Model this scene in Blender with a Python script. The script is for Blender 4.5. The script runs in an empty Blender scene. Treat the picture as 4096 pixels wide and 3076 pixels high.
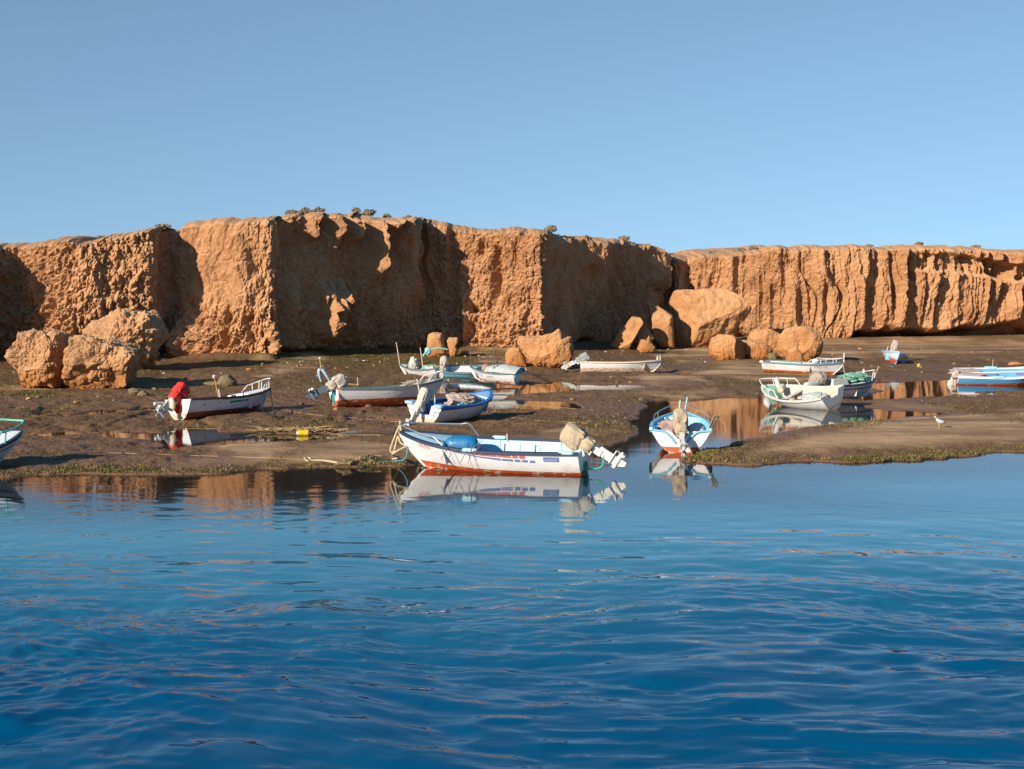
import bpy, math, random
import numpy as np
from mathutils import Vector, Matrix
random.seed(4); RNG = np.random.default_rng(4)
R = math.radians
S = bpy.context.scene

# ------------------------------------------------------------------ camera, sky, sun, exposure
H, F, CX, CY = 4.14, 5689.0, 2048.0, 1538.0          # eye height, focal length in photo pixels, picture centre
PITCH = math.atan(366.0 / F)
cam = bpy.data.objects.new('camera', bpy.data.cameras.new('camera'))
S.collection.objects.link(cam); S.camera = cam
cam.location = (0, 0, H); cam.rotation_euler = (R(90) - PITCH, 0, 0)
cam.data.sensor_width = 36; cam.data.lens = 36 * F / 4096
cam.data.clip_start = 0.2; cam.data.clip_end = 3000
SUN_AZ, SUN_EL = 43.0, 20.0                            # degrees left of straight behind the camera; height
to_sun = Vector((-math.sin(R(SUN_AZ)) * math.cos(R(SUN_EL)), -math.cos(R(SUN_AZ)) * math.cos(R(SUN_EL)), math.sin(R(SUN_EL))))
W = bpy.data.worlds.new('World'); S.world = W; W.use_nodes = True
wn, wl = W.node_tree.nodes, W.node_tree.links
sky = wn.new('ShaderNodeTexSky'); sky.sky_type = 'NISHITA'; sky.sun_disc = False
sky.sun_elevation = R(SUN_EL); sky.sun_rotation = math.atan2(to_sun.x, to_sun.y)
sky.altitude = 0; sky.air_density = 1.0; sky.dust_density = 0.0; sky.ozone_density = 0.7
tcw = wn.new('ShaderNodeTexCoord'); mpw = wn.new('ShaderNodeMapping'); mpw.inputs['Location'].default_value = (0, 0, 0.23)   # a clear horizon without the yellow band
wl.new(tcw.outputs['Generated'], mpw.inputs[0]); wl.new(mpw.outputs[0], sky.inputs[0])
tint = wn.new('ShaderNodeMix'); tint.data_type = 'RGBA'; tint.blend_type = 'MULTIPLY'; tint.inputs[0].default_value = 1.0
sepw = wn.new('ShaderNodeSeparateXYZ'); wl.new(tcw.outputs['Generated'], sepw.inputs[0])
mrw = wn.new('ShaderNodeMapRange'); mrw.inputs[1].default_value = 0.20; mrw.inputs[2].default_value = 0.75; wl.new(sepw.outputs[2], mrw.inputs[0])
zen = wn.new('ShaderNodeMix'); zen.data_type = 'RGBA'; wl.new(mrw.outputs[0], zen.inputs[0])       # clear air: paler low down, a deeper blue overhead
zen.inputs[6].default_value = (0.93, 1.045, 1.06, 1); zen.inputs[7].default_value = (0.24, 0.96, 1.38, 1)
wl.new(zen.outputs[2], tint.inputs[7]); wl.new(sky.outputs[0], tint.inputs[6])
wl.new(tint.outputs[2], wn['Background'].inputs[0]); wn['Background'].inputs[1].default_value = 0.0965
sl = bpy.data.lights.new('sun', 'SUN'); sl.energy = 5.0; sl.angle = R(0.5); sl.color = (1.0, 0.87, 0.70)
so = bpy.data.objects.new('sun', sl); S.collection.objects.link(so)
so.rotation_euler = to_sun.to_track_quat('Z', 'Y').to_euler()
S.view_settings.view_transform = 'Standard'; S.view_settings.look = 'None'
S.view_settings.exposure = 0.75; S.view_settings.gamma = 1.0
S.cycles.max_bounces = 8; S.cycles.transparent_max_bounces = 8

# ------------------------------------------------------------------ picture <-> place
def ray(px, py):
    a, b = px - CX, CY - py
    return (a, F * math.cos(PITCH) + b * math.sin(PITCH), -F * math.sin(PITCH) + b * math.cos(PITCH))
def at(px, py, z=0.0):
    d = ray(px, py); k = (z - H) / d[2]
    return Vector((d[0] * k, d[1] * k, z))
def atD(px, py, D):
    d = ray(px, py); k = D / d[1]
    return Vector((d[0] * k, D, H + d[2] * k))

# ------------------------------------------------------------------ noise
def _h(ix, iy, iz, seed):
    n = (ix.astype(np.int64) * 374761393 + iy.astype(np.int64) * 668265263 + iz.astype(np.int64) * 2147483647 + seed * 974634777)
    n = (n ^ (n >> 13)) * 1274126177; n = n & 0xffffffff; n = n ^ (n >> 16)
    return (n & 0xffff).astype(np.float64) / 32767.5 - 1.0
def noise(x, y, z=0.0, seed=0):
    x, y, z = np.broadcast_arrays(np.asarray(x, float), np.asarray(y, float), np.asarray(z, float))
    x0, y0, z0 = np.floor(x), np.floor(y), np.floor(z)
    def q(t): return t * t * t * (t * (t * 6 - 15) + 10)
    u, v, w = q(x - x0), q(y - y0), q(z - z0)
    flat = not np.any(z)
    def layer(zz):
        a = _h(x0, y0, zz, seed); b = _h(x0 + 1, y0, zz, seed); c = _h(x0, y0 + 1, zz, seed); d = _h(x0 + 1, y0 + 1, zz, seed)
        return (a + (b - a) * u) * (1 - v) + (c + (d - c) * u) * v
    if flat: return layer(z0)
    l0 = layer(z0)
    return l0 + (layer(z0 + 1) - l0) * w
def fbm(x, y, z=0.0, oct=4, seed=0, gain=0.5):
    s = 0; a = 1.0; x = np.asarray(x, float); y = np.asarray(y, float); z = np.asarray(z, float)
    for k in range(oct):                                   # each octave turned, so that no grid shows
        s = s + a * noise(x + 17.3 * k, y - 9.1 * k, z, seed + k); a *= gain
        x, y, z = 2.03 * (0.80 * x + 0.60 * y), 2.03 * (0.80 * y - 0.60 * x), 2.03 * z
    return s
def turned(x, y, deg, seed, wx=0.0):
    c, q = math.cos(math.radians(deg)), math.sin(math.radians(deg))
    if wx: x, y = x + wx * noise(x * 0.6, y * 0.6, 0, seed + 50), y + wx * noise(x * 0.6 + 9, y * 0.6, 0, seed + 51)
    return noise(c * x + q * y, c * y - q * x, 0, seed)
def sstep(a, b, x):
    t = np.clip((np.asarray(x, float) - a) / (b - a), 0, 1); return t * t * (3 - 2 * t)

# ------------------------------------------------------------------ materials
def _mk(name):
    m = bpy.data.materials.new(name); m.use_nodes = True
    return m, m.node_tree.nodes, m.node_tree.links, m.node_tree.nodes['Principled BSDF']
def _coord(n, l, scale=(1, 1, 1), kind='Object'):
    tc = n.new('ShaderNodeTexCoord'); mp = n.new('ShaderNodeMapping'); mp.inputs['Scale'].default_value = scale
    l.new(tc.outputs[kind], mp.inputs[0]); return mp.outputs[0]
def _noise(n, l, vec, scale, detail=6, rough=0.6):
    t = n.new('ShaderNodeTexNoise'); t.inputs['Scale'].default_value = scale
    t.inputs['Detail'].default_value = detail; t.inputs['Roughness'].default_value = rough
    l.new(vec, t.inputs['Vector']); return t.outputs['Fac']
def _ramp(n, l, fac, stops):
    r = n.new('ShaderNodeValToRGB'); e = r.color_ramp.elements
    while len(e) < len(stops): e.new(0.5)
    for k, (p, c) in enumerate(stops):
        e[k].position = p; e[k].color = (*c, 1) if not isinstance(c, (int, float)) else (c, c, c, 1)
    l.new(fac, r.inputs[0]); return r.outputs[0]
def _mix(n, l, fac, a, b, mode='MIX'):
    m = n.new('ShaderNodeMix'); m.data_type = 'RGBA'; m.blend_type = mode
    for s, v in ((0, fac), (6, a), (7, b)):
        if isinstance(v, (int, float)): m.inputs[s].default_value = v
        elif isinstance(v, tuple): m.inputs[s].default_value = (*v, 1)
        else: l.new(v, m.inputs[s])
    return m.outputs[2]
def _bump(n, l, h, strength, dist, bsdf):
    b = n.new('ShaderNodeBump'); b.inputs['Strength'].default_value = strength; b.inputs['Distance'].default_value = dist
    l.new(h, b.inputs['Height']); l.new(b.outputs[0], bsdf.inputs['Normal'])

def plain(name, col, rough=0.6, var=0.25, scale=14.0, bump=0.0, metal=0.0, dist=0.01):
    m, n, l, b = _mk(name); v = _coord(n, l)
    f = _noise(n, l, v, scale)
    lo = tuple(c * (1 - var) for c in col); hi = tuple(min(1, c * (1 + var * 0.6)) for c in col)
    l.new(_ramp(n, l, f, [(0.3, lo), (0.7, hi)]), b.inputs['Base Color'])
    b.inputs['Roughness'].default_value = rough; b.inputs['Metallic'].default_value = metal
    if bump: _bump(n, l, _noise(n, l, v, scale * 3), bump, dist, b)
    return m
def paint(name, col, grime=(0.30, 0.19, 0.10), amount=0.5, rough=0.38, chip=None, chip_amt=0.0):
    """boat paint: vertical run-off streaks, blotches and chipped patches that belong to the paint"""
    m, n, l, b = _mk(name)
    streak = _noise(n, l, _coord(n, l, (9, 9, 0.9)), 1.0, 5)
    blot = _noise(n, l, _coord(n, l), 2.6, 7, 0.65)
    fine = _noise(n, l, _coord(n, l), 38, 4)
    g1 = _ramp(n, l, streak, [(0.56, 0.0), (0.78, 1.0)]); g2 = _ramp(n, l, blot, [(0.54, 0.0), (0.74, 1.0)])
    g = _mix(n, l, 0.55, g1, g2)
    tz = n.new('ShaderNodeSeparateXYZ'); l.new(_coord(n, l), tz.inputs[0])
    zr = n.new('ShaderNodeMapRange'); zr.inputs[1].default_value = 0.20; zr.inputs[2].default_value = 0.46; zr.inputs[3].default_value = 1.0; zr.inputs[4].default_value = 0.0; l.new(tz.outputs[2], zr.inputs[0])
    sc_ = n.new('ShaderNodeMath'); sc_.operation = 'MULTIPLY'; l.new(zr.outputs[0], sc_.inputs[0]); l.new(_ramp(n, l, blot, [(0.36, 0.0), (0.66, 1.0)]), sc_.inputs[1])
    g = _mix(n, l, sc_.outputs[0], g, (1.0, 1.0, 1.0))
    k = n.new('ShaderNodeMath'); k.operation = 'MULTIPLY'; k.inputs[1].default_value = amount; l.new(g, k.inputs[0])
    c = _mix(n, l, k.outputs[0], col, grime)
    c = _mix(n, l, _ramp(n, l, fine, [(0.35, 0.22), (0.6, 0.0)]), c, tuple(x * 0.72 for x in col))
    if chip:
        ch = _ramp(n, l, _noise(n, l, _coord(n, l, (1, 1, 2.4)), 5.5, 8, 0.7), [(0.60 - chip_amt * 0.2, 0.0), (0.63 - chip_amt * 0.2, 1.0)])
        c = _mix(n, l, ch, c, chip)
    l.new(c, b.inputs['Base Color'])
    l.new(_ramp(n, l, blot, [(0.3, rough), (0.7, min(1, rough + 0.3))]), b.inputs['Roughness'])
    _bump(n, l, blot, 0.15, 0.02, b)
    return m
def cloth(name, col):
    m, n, l, b = _mk(name)
    f = _noise(n, l, _coord(n, l), 9, 6); w = _noise(n, l, _coord(n, l, (5, 5, 1.5)), 3, 3)
    l.new(_mix(n, l, _ramp(n, l, f, [(0.35, 0.0), (0.7, 1.0)]), tuple(c * 0.78 for c in col), col), b.inputs['Base Color'])
    b.inputs['Roughness'].default_value = 0.85
    _bump(n, l, w, 0.5, 0.05, b)
    return m

def rock_mat(name, dark, mid, light, base_tint, z0, z1):
    m, n, l, b = _mk(name)
    geo = n.new('ShaderNodeNewGeometry'); pos = geo.outputs['Position']
    def sc(s):
        mp = n.new('ShaderNodeMapping'); mp.inputs['Scale'].default_value = s; l.new(pos, mp.inputs[0]); return mp.outputs[0]
    big = _noise(n, l, sc((0.25, 0.25, 0.12)), 1.0, 5, 0.6)
    med = _noise(n, l, sc((1.2, 1.2, 0.7)), 1.0, 8, 0.68)
    fine = _noise(n, l, sc((7, 7, 5)), 1.0, 6, 0.7)
    strata = _noise(n, l, sc((0.15, 0.15, 3.2)), 1.0, 4, 0.6)
    c = _mix(n, l, _ramp(n, l, med, [(0.32, 0.0), (0.68, 1.0)]), mid, light)
    c = _mix(n, l, _ramp(n, l, big, [(0.35, 0.75), (0.6, 0.0)]), c, dark)
    c = _mix(n, l, _ramp(n, l, strata, [(0.50, 0.0), (0.70, 0.42)]), c, light)
    c = _mix(n, l, _ramp(n, l, fine, [(0.30, 0.40), (0.52, 0.0)]), c, dark)
    sep = n.new('ShaderNodeSeparateXYZ'); l.new(pos, sep.inputs[0])
    zn = n.new('ShaderNodeMath'); zn.operation = 'ADD'
    nm = n.new('ShaderNodeMath'); nm.operation = 'MULTIPLY_ADD'; l.new(med, nm.inputs[0]); nm.inputs[1].default_value = 1.2; nm.inputs[2].default_value = -0.6
    l.new(sep.outputs[2], zn.inputs[0]); l.new(nm.outputs[0], zn.inputs[1])
    mr = n.new('ShaderNodeMapRange'); mr.inputs[1].default_value = z0; mr.inputs[2].default_value = z1
    mr.inputs[3].default_value = 0.8; mr.inputs[4].default_value = 0.0; l.new(zn.outputs[0], mr.inputs[0])
    c = _mix(n, l, mr.outputs[0], c, base_tint)
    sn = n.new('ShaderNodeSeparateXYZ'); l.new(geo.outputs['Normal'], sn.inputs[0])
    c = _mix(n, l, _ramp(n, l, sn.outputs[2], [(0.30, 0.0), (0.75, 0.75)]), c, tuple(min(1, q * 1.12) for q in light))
    l.new(c, b.inputs['Base Color']); b.inputs['Roughness'].default_value = 0.95
    b.inputs['Specular IOR Level'].default_value = 0.15
    hsum = n.new('ShaderNodeMath'); hsum.operation = 'MULTIPLY_ADD'; l.new(fine, hsum.inputs[0]); hsum.inputs[1].default_value = 0.35; l.new(med, hsum.inputs[2])
    _bump(n, l, hsum.outputs[0], 0.75, 0.22, b)
    return m
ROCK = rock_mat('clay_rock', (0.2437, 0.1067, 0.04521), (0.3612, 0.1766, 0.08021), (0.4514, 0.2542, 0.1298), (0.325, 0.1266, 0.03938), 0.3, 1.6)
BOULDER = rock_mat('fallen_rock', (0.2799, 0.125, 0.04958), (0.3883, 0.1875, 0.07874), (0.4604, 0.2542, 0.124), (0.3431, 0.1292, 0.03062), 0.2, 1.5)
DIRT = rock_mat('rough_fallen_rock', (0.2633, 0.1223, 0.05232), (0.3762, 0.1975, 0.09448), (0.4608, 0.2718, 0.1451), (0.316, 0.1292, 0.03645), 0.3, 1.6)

def mud_mat():
    m, n, l, b = _mk('tidal_mud')
    geo = n.new('ShaderNodeNewGeometry'); pos = geo.outputs['Position']
    def sc(s):
        mp = n.new('ShaderNodeMapping'); mp.inputs['Scale'].default_value = s; l.new(pos, mp.inputs[0]); return mp.outputs[0]
    big = _noise(n, l, sc((0.08, 0.36, 1)), 1.0, 6, 0.65)
    med = _noise(n, l, sc((0.7, 1.3, 1)), 1.0, 7, 0.65)
    fine = _noise(n, l, sc((14, 9, 9)), 1.0, 5, 0.75)
    at_ = n.new('ShaderNodeAttribute'); at_.attribute_name = 'weed'; weed = at_.outputs['Fac']
    aw = n.new('ShaderNodeAttribute'); aw.attribute_name = 'wet'; wet = aw.outputs['Fac']
    ag = n.new('ShaderNodeAttribute'); ag.attribute_name = 'green'; green = ag.outputs['Fac']
    sand = _mix(n, l, _ramp(n, l, med, [(0.3, 0.0), (0.7, 1.0)]), (0.40, 0.240, 0.122), (0.54, 0.350, 0.192))
    dark = _mix(n, l, _ramp(n, l, fine, [(0.35, 0.0), (0.70, 1.0)]), (0.070, 0.037, 0.018), (0.29, 0.165, 0.078))
    grn = _mix(n, l, _ramp(n, l, fine, [(0.35, 0.0), (0.65, 1.0)]), (0.0328, 0.02952, 0.00656), (0.1394, 0.1148, 0.0205))
    c = _mix(n, l, weed, sand, dark)
    c = _mix(n, l, green, c, grn)
    c = _mix(n, l, _ramp(n, l, big, [(0.42, 0.75), (0.58, 0.0)]), c, (0.1148, 0.06396, 0.0328))
    c = _mix(n, l, wet, c, (0.164, 0.0861, 0.04428))
    l.new(c, b.inputs['Base Color'])
    r = n.new('ShaderNodeMapRange'); r.inputs[3].default_value = 0.85; r.inputs[4].default_value = 0.45; l.new(wet, r.inputs[0])
    l.new(r.outputs[0], b.inputs['Roughness']); b.inputs['Specular IOR Level'].default_value = 0.12
    hs = n.new('ShaderNodeMath'); hs.operation = 'MULTIPLY_ADD'; l.new(fine, hs.inputs[0]); hs.inputs[1].default_value = 0.4; l.new(med, hs.inputs[2])
    _bump(n, l, hs.outputs[0], 0.45, 0.06, b)
    return m
MUD = mud_mat()

def water_mat():
    m, n, l, b = _mk('sea_water'); out = n['Material Output']; n.remove(b)
    fr = n.new('ShaderNodeFresnel'); fr.inputs['IOR'].default_value = 1.333
    geo = n.new('ShaderNodeNewGeometry')
    mp = n.new('ShaderNodeMapping'); mp.inputs['Scale'].default_value = (1.6, 7, 1); l.new(geo.outputs['Position'], mp.inputs[0])
    f = _noise(n, l, mp.outputs[0], 2.2, 4, 0.55)
    bp = n.new('ShaderNodeBump'); bp.inputs['Strength'].default_value = 0.05; bp.inputs['Distance'].default_value = 0.006
    l.new(f, bp.inputs['Height'])
    l.new(bp.outputs[0], fr.inputs['Normal'])
    gl = n.new('ShaderNodeBsdfGlossy'); ab0 = n.new('ShaderNodeAttribute'); ab0.attribute_name = 'sheen_fade'; l.new(_mix(n, l, ab0.outputs['Fac'], (1.0, 1.0, 1.0), (0.88, 0.98, 1.0)), gl.inputs['Color']); gl.inputs['Roughness'].default_value = 0.035; l.new(bp.outputs[0], gl.inputs['Normal'])
    tr = n.new('ShaderNodeBsdfTransparent'); tr.inputs['Color'].default_value = (0.90, 0.86, 0.80, 1)
    df = n.new('ShaderNodeBsdfDiffuse'); ab = n.new('ShaderNodeAttribute'); ab.attribute_name = 'sheen_fade'; l.new(_mix(n, l, ab.outputs['Fac'], (0.030, 0.215, 0.310), (0.0, 0.060, 0.140)), df.inputs['Color'])  # pale end of the body colour stands in for reflected sky
    a = n.new('ShaderNodeAttribute'); a.attribute_name = 'deep'
    body = n.new('ShaderNodeMixShader'); l.new(a.outputs['Fac'], body.inputs[0]); l.new(tr.outputs[0], body.inputs[1]); l.new(df.outputs[0], body.inputs[2])
    mx = n.new('ShaderNodeMixShader'); l.new(fr.outputs[0], mx.inputs[0]); l.new(body.outputs[0], mx.inputs[1]); l.new(gl.outputs[0], mx.inputs[2])
    l.new(mx.outputs[0], out.inputs[0]); return m
WATER = water_mat()

M = dict(
    white=paint('white_paint', (0.68, 0.69, 0.71), amount=0.46, chip=(0.3956, 0.344, 0.2838), chip_amt=-0.1),
    dull_white=paint('weathered_white_paint', (0.516, 0.4988, 0.4558), amount=0.45),
    cream=paint('cream_paint', (0.516, 0.4386, 0.3268), amount=0.55),
    peach=paint('stained_peach_paint', (0.5848, 0.4042, 0.2408), amount=0.5),
    red=paint('red_bottom_paint', (0.43, 0.0731, 0.01892), grime=(0.1892, 0.0688, 0.0258), amount=0.4, chip=(0.5332, 0.43, 0.3268), chip_amt=0.1),
    worn_red=paint('worn_red_paint', (0.4128, 0.086, 0.043), grime=(0.473, 0.3096, 0.2236), amount=0.9, chip=(0.5676, 0.4816, 0.3784), chip_amt=0.7),
    dark_red=paint('dark_red_bottom_paint', (0.1892, 0.0301, 0.01892), amount=0.3),
    brown=paint('muddy_brown_bottom', (0.2064, 0.1204, 0.043), amount=0.5),
    sky_blue=paint('sky_blue_paint', (0.1462, 0.4128, 0.5504), amount=0.22),
    pale_blue=paint('pale_blue_paint', (0.3096, 0.516, 0.602), amount=0.2),
    deep_blue=paint('deep_blue_paint', (0.0129, 0.1204, 0.3612), amount=0.12),
    mid_blue=paint('mid_blue_paint', (0.0602, 0.2838, 0.5676), amount=0.16),
    cap_blue=paint('light_blue_paint', (0.2236, 0.4042, 0.6364), amount=0.18),
    teal=plain('teal_paint', (0.0172, 0.258, 0.2408), 0.5),
    navy=plain('navy_rubber', (0.0172, 0.0301, 0.0645), 0.5),
    black=plain('black_rubber', (0.0215, 0.0215, 0.02408), 0.6),
    slate=plain('slate_green_rail', (0.1032, 0.1462, 0.1462), 0.6),
    rust=plain('rusty_trim', (0.086, 0.0387, 0.0258), 0.8),
    steel=plain('steel_tube', (0.5332, 0.5332, 0.516), 0.3, metal=0.85),
    white_tube=plain('white_tube', (0.5848, 0.5762, 0.559), 0.4, var=0.15),
    green_tube=plain('turquoise_wrapped_tube', (0.1118, 0.473, 0.3612), 0.6),
    alu=plain('grey_motor_leg', (0.43, 0.43, 0.4042), 0.5, var=0.35),
    motor_white=plain('white_motor_leg', (0.6364, 0.6106, 0.5504), 0.55, var=0.35),
    motor_blue=plain('slate_blue_motor_leg', (0.1118, 0.1634, 0.215), 0.5, var=0.4, scale=8),
    tan=cloth('tan_canvas', (0.4042, 0.3182, 0.215)), beige=cloth('beige_canvas', (0.4558, 0.3956, 0.3096)),
    offwhite=cloth('offwhite_canvas', (0.473, 0.4558, 0.387)), redcloth=cloth('red_cloth', (0.5848, 0.0301, 0.0172)),
    pink=cloth('faded_pink_canvas', (0.4472, 0.344, 0.301)), grey=cloth('grey_canvas', (0.258, 0.2666, 0.2666)),
    brown_cloth=cloth('brown_cloth', (0.3096, 0.1978, 0.1376)), taupe=cloth('taupe_cloth', (0.3268, 0.2666, 0.215)), lilac=cloth('mauve_cloth', (0.3612, 0.258, 0.2322)),
    tarp=cloth('pale_grey_tarpaulin', (0.43, 0.4644, 0.4472)), canvas_white=cloth('white_cloth', (0.5332, 0.5332, 0.5246)),
    wood=plain('weathered_wood', (0.3784, 0.2666, 0.1634), 0.8, var=0.4, scale=22), pole=plain('pale_pole', (0.516, 0.4128, 0.3268), 0.7),
    dark_pole=plain('dark_pole', (0.1204, 0.0946, 0.0946), 0.7), orange_pole=plain('orange_wooden_pole', (0.43, 0.1892, 0.0516), 0.7),
    barrel=plain('blue_plastic_barrel', (0.0129, 0.172, 0.3784), 0.45), yellow=plain('yellow_plastic', (0.645, 0.43, 0.0086), 0.4),
    fender=plain('white_vinyl', (0.5676, 0.5676, 0.559), 0.35, var=0.1),
    rope=plain('tan_rope', (0.4472, 0.3612, 0.2236), 0.9, bump=0.4, scale=40), old_rope=plain('mud_stained_rope', (0.2924, 0.1978, 0.086), 0.9),
    rope_green=plain('green_rope', (0.0258, 0.3612, 0.215), 0.8), rope_blue=plain('blue_rope', (0.0516, 0.2322, 0.344), 0.8),
    rope_mint=plain('mint_rope', (0.2838, 0.473, 0.3612), 0.85),
    net_green=plain('green_fishing_net', (0.258, 0.5332, 0.387), 0.9, var=0.45, scale=30, bump=0.8, dist=0.05),
    net_pink=plain('pale_fishing_net', (0.516, 0.4042, 0.344), 0.9, var=0.4, scale=26, bump=0.8, dist=0.05),
    net_teal=plain('turquoise_fishing_net', (0.043, 0.3956, 0.43), 0.9, var=0.4, scale=26, bump=0.8, dist=0.05),
    net_tan=plain('tan_fishing_net', (0.4472, 0.3784, 0.301), 0.9, var=0.45, scale=26, bump=0.8, dist=0.05),
    ink_red=plain('faded_red_lettering', (0.5332, 0.1462, 0.1376), 0.6), ink_blue=plain('faded_blue_lettering', (0.1118, 0.1892, 0.4472), 0.6),
    ink_grey=plain('faded_grey_lettering', (0.3268, 0.344, 0.3956), 0.6), ink_green=plain('green_lettering', (0.0344, 0.258, 0.215), 0.6),
    ink_dark=plain('dark_lettering', (0.1376, 0.1462, 0.1376), 0.6), ink_sky=plain('sky_blue_stripe', (0.1892, 0.3956, 0.602), 0.6),
    ink_teal=plain('teal_stripe', (0.0086, 0.2236, 0.2236), 0.6), hole_shade=plain('brown_opening_shade', (0.0688, 0.0258, 0.0129), 0.9),
    feather_white=plain('white_feathers', (0.5848, 0.5848, 0.5848), 0.8, var=0.08), feather_grey=plain('grey_feathers', (0.3096, 0.3268, 0.344), 0.8, var=0.15),
    feather_black=plain('black_feathers', (0.0172, 0.0172, 0.0172), 0.8), bill=plain('yellow_bill', (0.602, 0.3268, 0.0258), 0.5),
    litter_white=plain('white_plastic_litter', (0.43, 0.4214, 0.3956), 0.5), litter_blue=plain('pale_blue_litter', (0.2752, 0.387, 0.516), 0.5),
    weed_rock=plain('weedy_rock', (0.172, 0.1333, 0.0602), 0.95, var=0.5, scale=9, bump=0.8, dist=0.05),
    leaf=plain('grey_green_leaves', (0.2838, 0.2451, 0.1763), 0.85, var=0.4, scale=4), twig=plain('shrub_twigs', (0.172, 0.1118, 0.0688), 0.9),
)

# ------------------------------------------------------------------ mesh helpers
def link(o, parent=None):
    S.collection.objects.link(o)
    if parent is not None: o.parent = parent
    return o
def tag(o, label=None, cat=None, group=None, kind=None):
    for k, v in (('label', label), ('category', cat), ('group', group), ('kind', kind)):
        if v: o[k] = v
    return o
def empty(name, loc=(0, 0, 0), rot=(0, 0, 0), **kw):
    o = bpy.data.objects.new(name, None); o.location = loc; o.rotation_euler = rot
    o.empty_display_size = 0.2; return tag(link(o), **kw)
def raw_mesh(name, V, Fq, mats, fm=None, smooth=True, parent=None):
    """V (n,3); Fq (m,k) index array"""
    me = bpy.data.meshes.new(name); V = np.asarray(V, np.float32); Fq = np.asarray(Fq, np.int32); k = Fq.shape[1]
    me.vertices.add(len(V)); me.vertices.foreach_set('co', V.ravel())
    me.loops.add(Fq.size); me.loops.foreach_set('vertex_index', Fq.ravel())
    me.polygons.add(len(Fq)); me.polygons.foreach_set('loop_start', np.arange(0, Fq.size, k, dtype=np.int32))
    me.polygons.foreach_set('use_smooth', np.full(len(Fq), smooth, dtype=bool))
    for m in (mats if isinstance(mats, (list, tuple)) else [mats]): me.materials.append(m)
    if fm is not None: me.polygons.foreach_set('material_index', np.asarray(fm, np.int32))
    me.update(calc_edges=True); me.validate()
    return link(bpy.data.objects.new(name, me), parent)
def grid_faces(nr, nc):
    i = np.arange(nr * nc).reshape(nr, nc)
    return np.stack([i[:-1, :-1], i[:-1, 1:], i[1:, 1:], i[1:, :-1]], -1).reshape(-1, 4)
class MB:
    def __init__(s): s.v = []; s.f = []; s.m = []
    def add(s, vs, fs, mi=0):
        o = len(s.v); s.v += [tuple(v) for v in vs]
        for f in fs: s.f.append(tuple(o + i for i in f)); s.m.append(mi)
        return s
    def grid(s, rows, mi=0, close=False, mfun=None):
        nr, nc = len(rows), len(rows[0]); o = len(s.v)
        for r in rows: s.v += [tuple(p) for p in r]
        for a in range(nr - 1):
            for b in range(nc if close else nc - 1):
                s.f.append((o + a * nc + b, o + a * nc + (b + 1) % nc, o + (a + 1) * nc + (b + 1) % nc, o + (a + 1) * nc + b))
                s.m.append(mfun(a, b) if mfun else mi)
        return s
    def box(s, c, d, rot=None, mi=0, taper=1.0):
        q = []
        for z in (-.5, .5):
            k = 1.0 if z < 0 else taper
            for x, y in ((-.5, -.5), (.5, -.5), (.5, .5), (-.5, .5)):
                p = Vector((x * d[0] * k, y * d[1] * k, z * d[2]))
                if rot is not None: p = rot @ p
                q.append(p + Vector(c))
        return s.add(q, [(3, 2, 1, 0), (4, 5, 6, 7), (0, 1, 5, 4), (1, 2, 6, 5), (2, 3, 7, 6), (3, 0, 4, 7)], mi)
    def tube(s, pts, r, n=8, mi=0, sm=0):
        pts = [Vector(p) for p in pts]
        if sm: pts = smooth_path(pts, sm)
        rr = r if isinstance(r, (list, tuple)) else None
        rows = []; prev = None
        for i, p in enumerate(pts):
            t = (pts[min(i + 1, len(pts) - 1)] - pts[max(i - 1, 0)]).normalized()
            if prev is None:
                a = t.orthogonal().normalized()
            else:
                a = prev - t * prev.dot(t); a = a.normalized() if a.length > 1e-6 else t.orthogonal().normalized()
            prev = a; b = t.cross(a)
            q = (rr[0] + (rr[-1] - rr[0]) * i / max(1, len(pts) - 1)) if rr else r
            rows.append([p + (a * math.cos(2 * math.pi * k / n) + b * math.sin(2 * math.pi * k / n)) * q for k in range(n)])
        o = len(s.v); s.grid(rows, mi, close=True); e = o + (len(rows) - 1) * n
        s.f.append(tuple(o + k for k in reversed(range(n)))); s.m.append(mi)
        s.f.append(tuple(e + k for k in range(n))); s.m.append(mi)
        return s
    def blob(s, c, d, rot=None, e=0.8, amp=0.0, fr=3.0, seed=0, nu=28, nv=16, mi=0, fold=0.0):
        """rounded lump (super-ellipsoid) with wrinkles"""
        th = np.linspace(0, 2 * math.pi, nu, endpoint=False); ph = np.linspace(-math.pi / 2, math.pi / 2, nv)
        P, T = np.meshgrid(ph, th, indexing='ij')
        sg = lambda w: np.sign(w) * np.abs(w) ** e
        X, Y, Z = sg(np.cos(P)) * sg(np.cos(T)), sg(np.cos(P)) * sg(np.sin(T)), sg(np.sin(P))
        k = 1 + amp * fbm(X * fr + seed * 3.1, Y * fr, Z * fr + 7.7, 3, seed)
        if fold: k = k - 0.7 * fold * np.abs(noise(X * 3.2 + seed, Y * 3.2, Z * 1.8 + 5, seed + 2)) - 0.5 * fold * np.abs(noise(X * 6 + seed, Y * 6, Z * 3.5 + 5, seed + 4))
        if fold: k = k + fold * np.sin(T * 9 + 2.2 * noise(Z * 2, X * 2, Y * 2 + 1, seed)) * sstep(0.5, -0.8, Z) * np.cos(P)
        Q = np.stack([X * k * d[0], Y * k * d[1], Z * k * d[2]], -1)
        rows = []
        for a in range(nv):
            row = []
            for b in range(nu):
                p = Vector(Q[a, b]);
                if rot is not None: p = rot @ p
                row.append(p + Vector(c))
            rows.append(row)
        return s.grid(rows, mi, close=True)
    def xform(s, mat, i0=0):
        for i in range(i0, len(s.v)): s.v[i] = tuple(mat @ Vector(s.v[i]))
        return s
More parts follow.
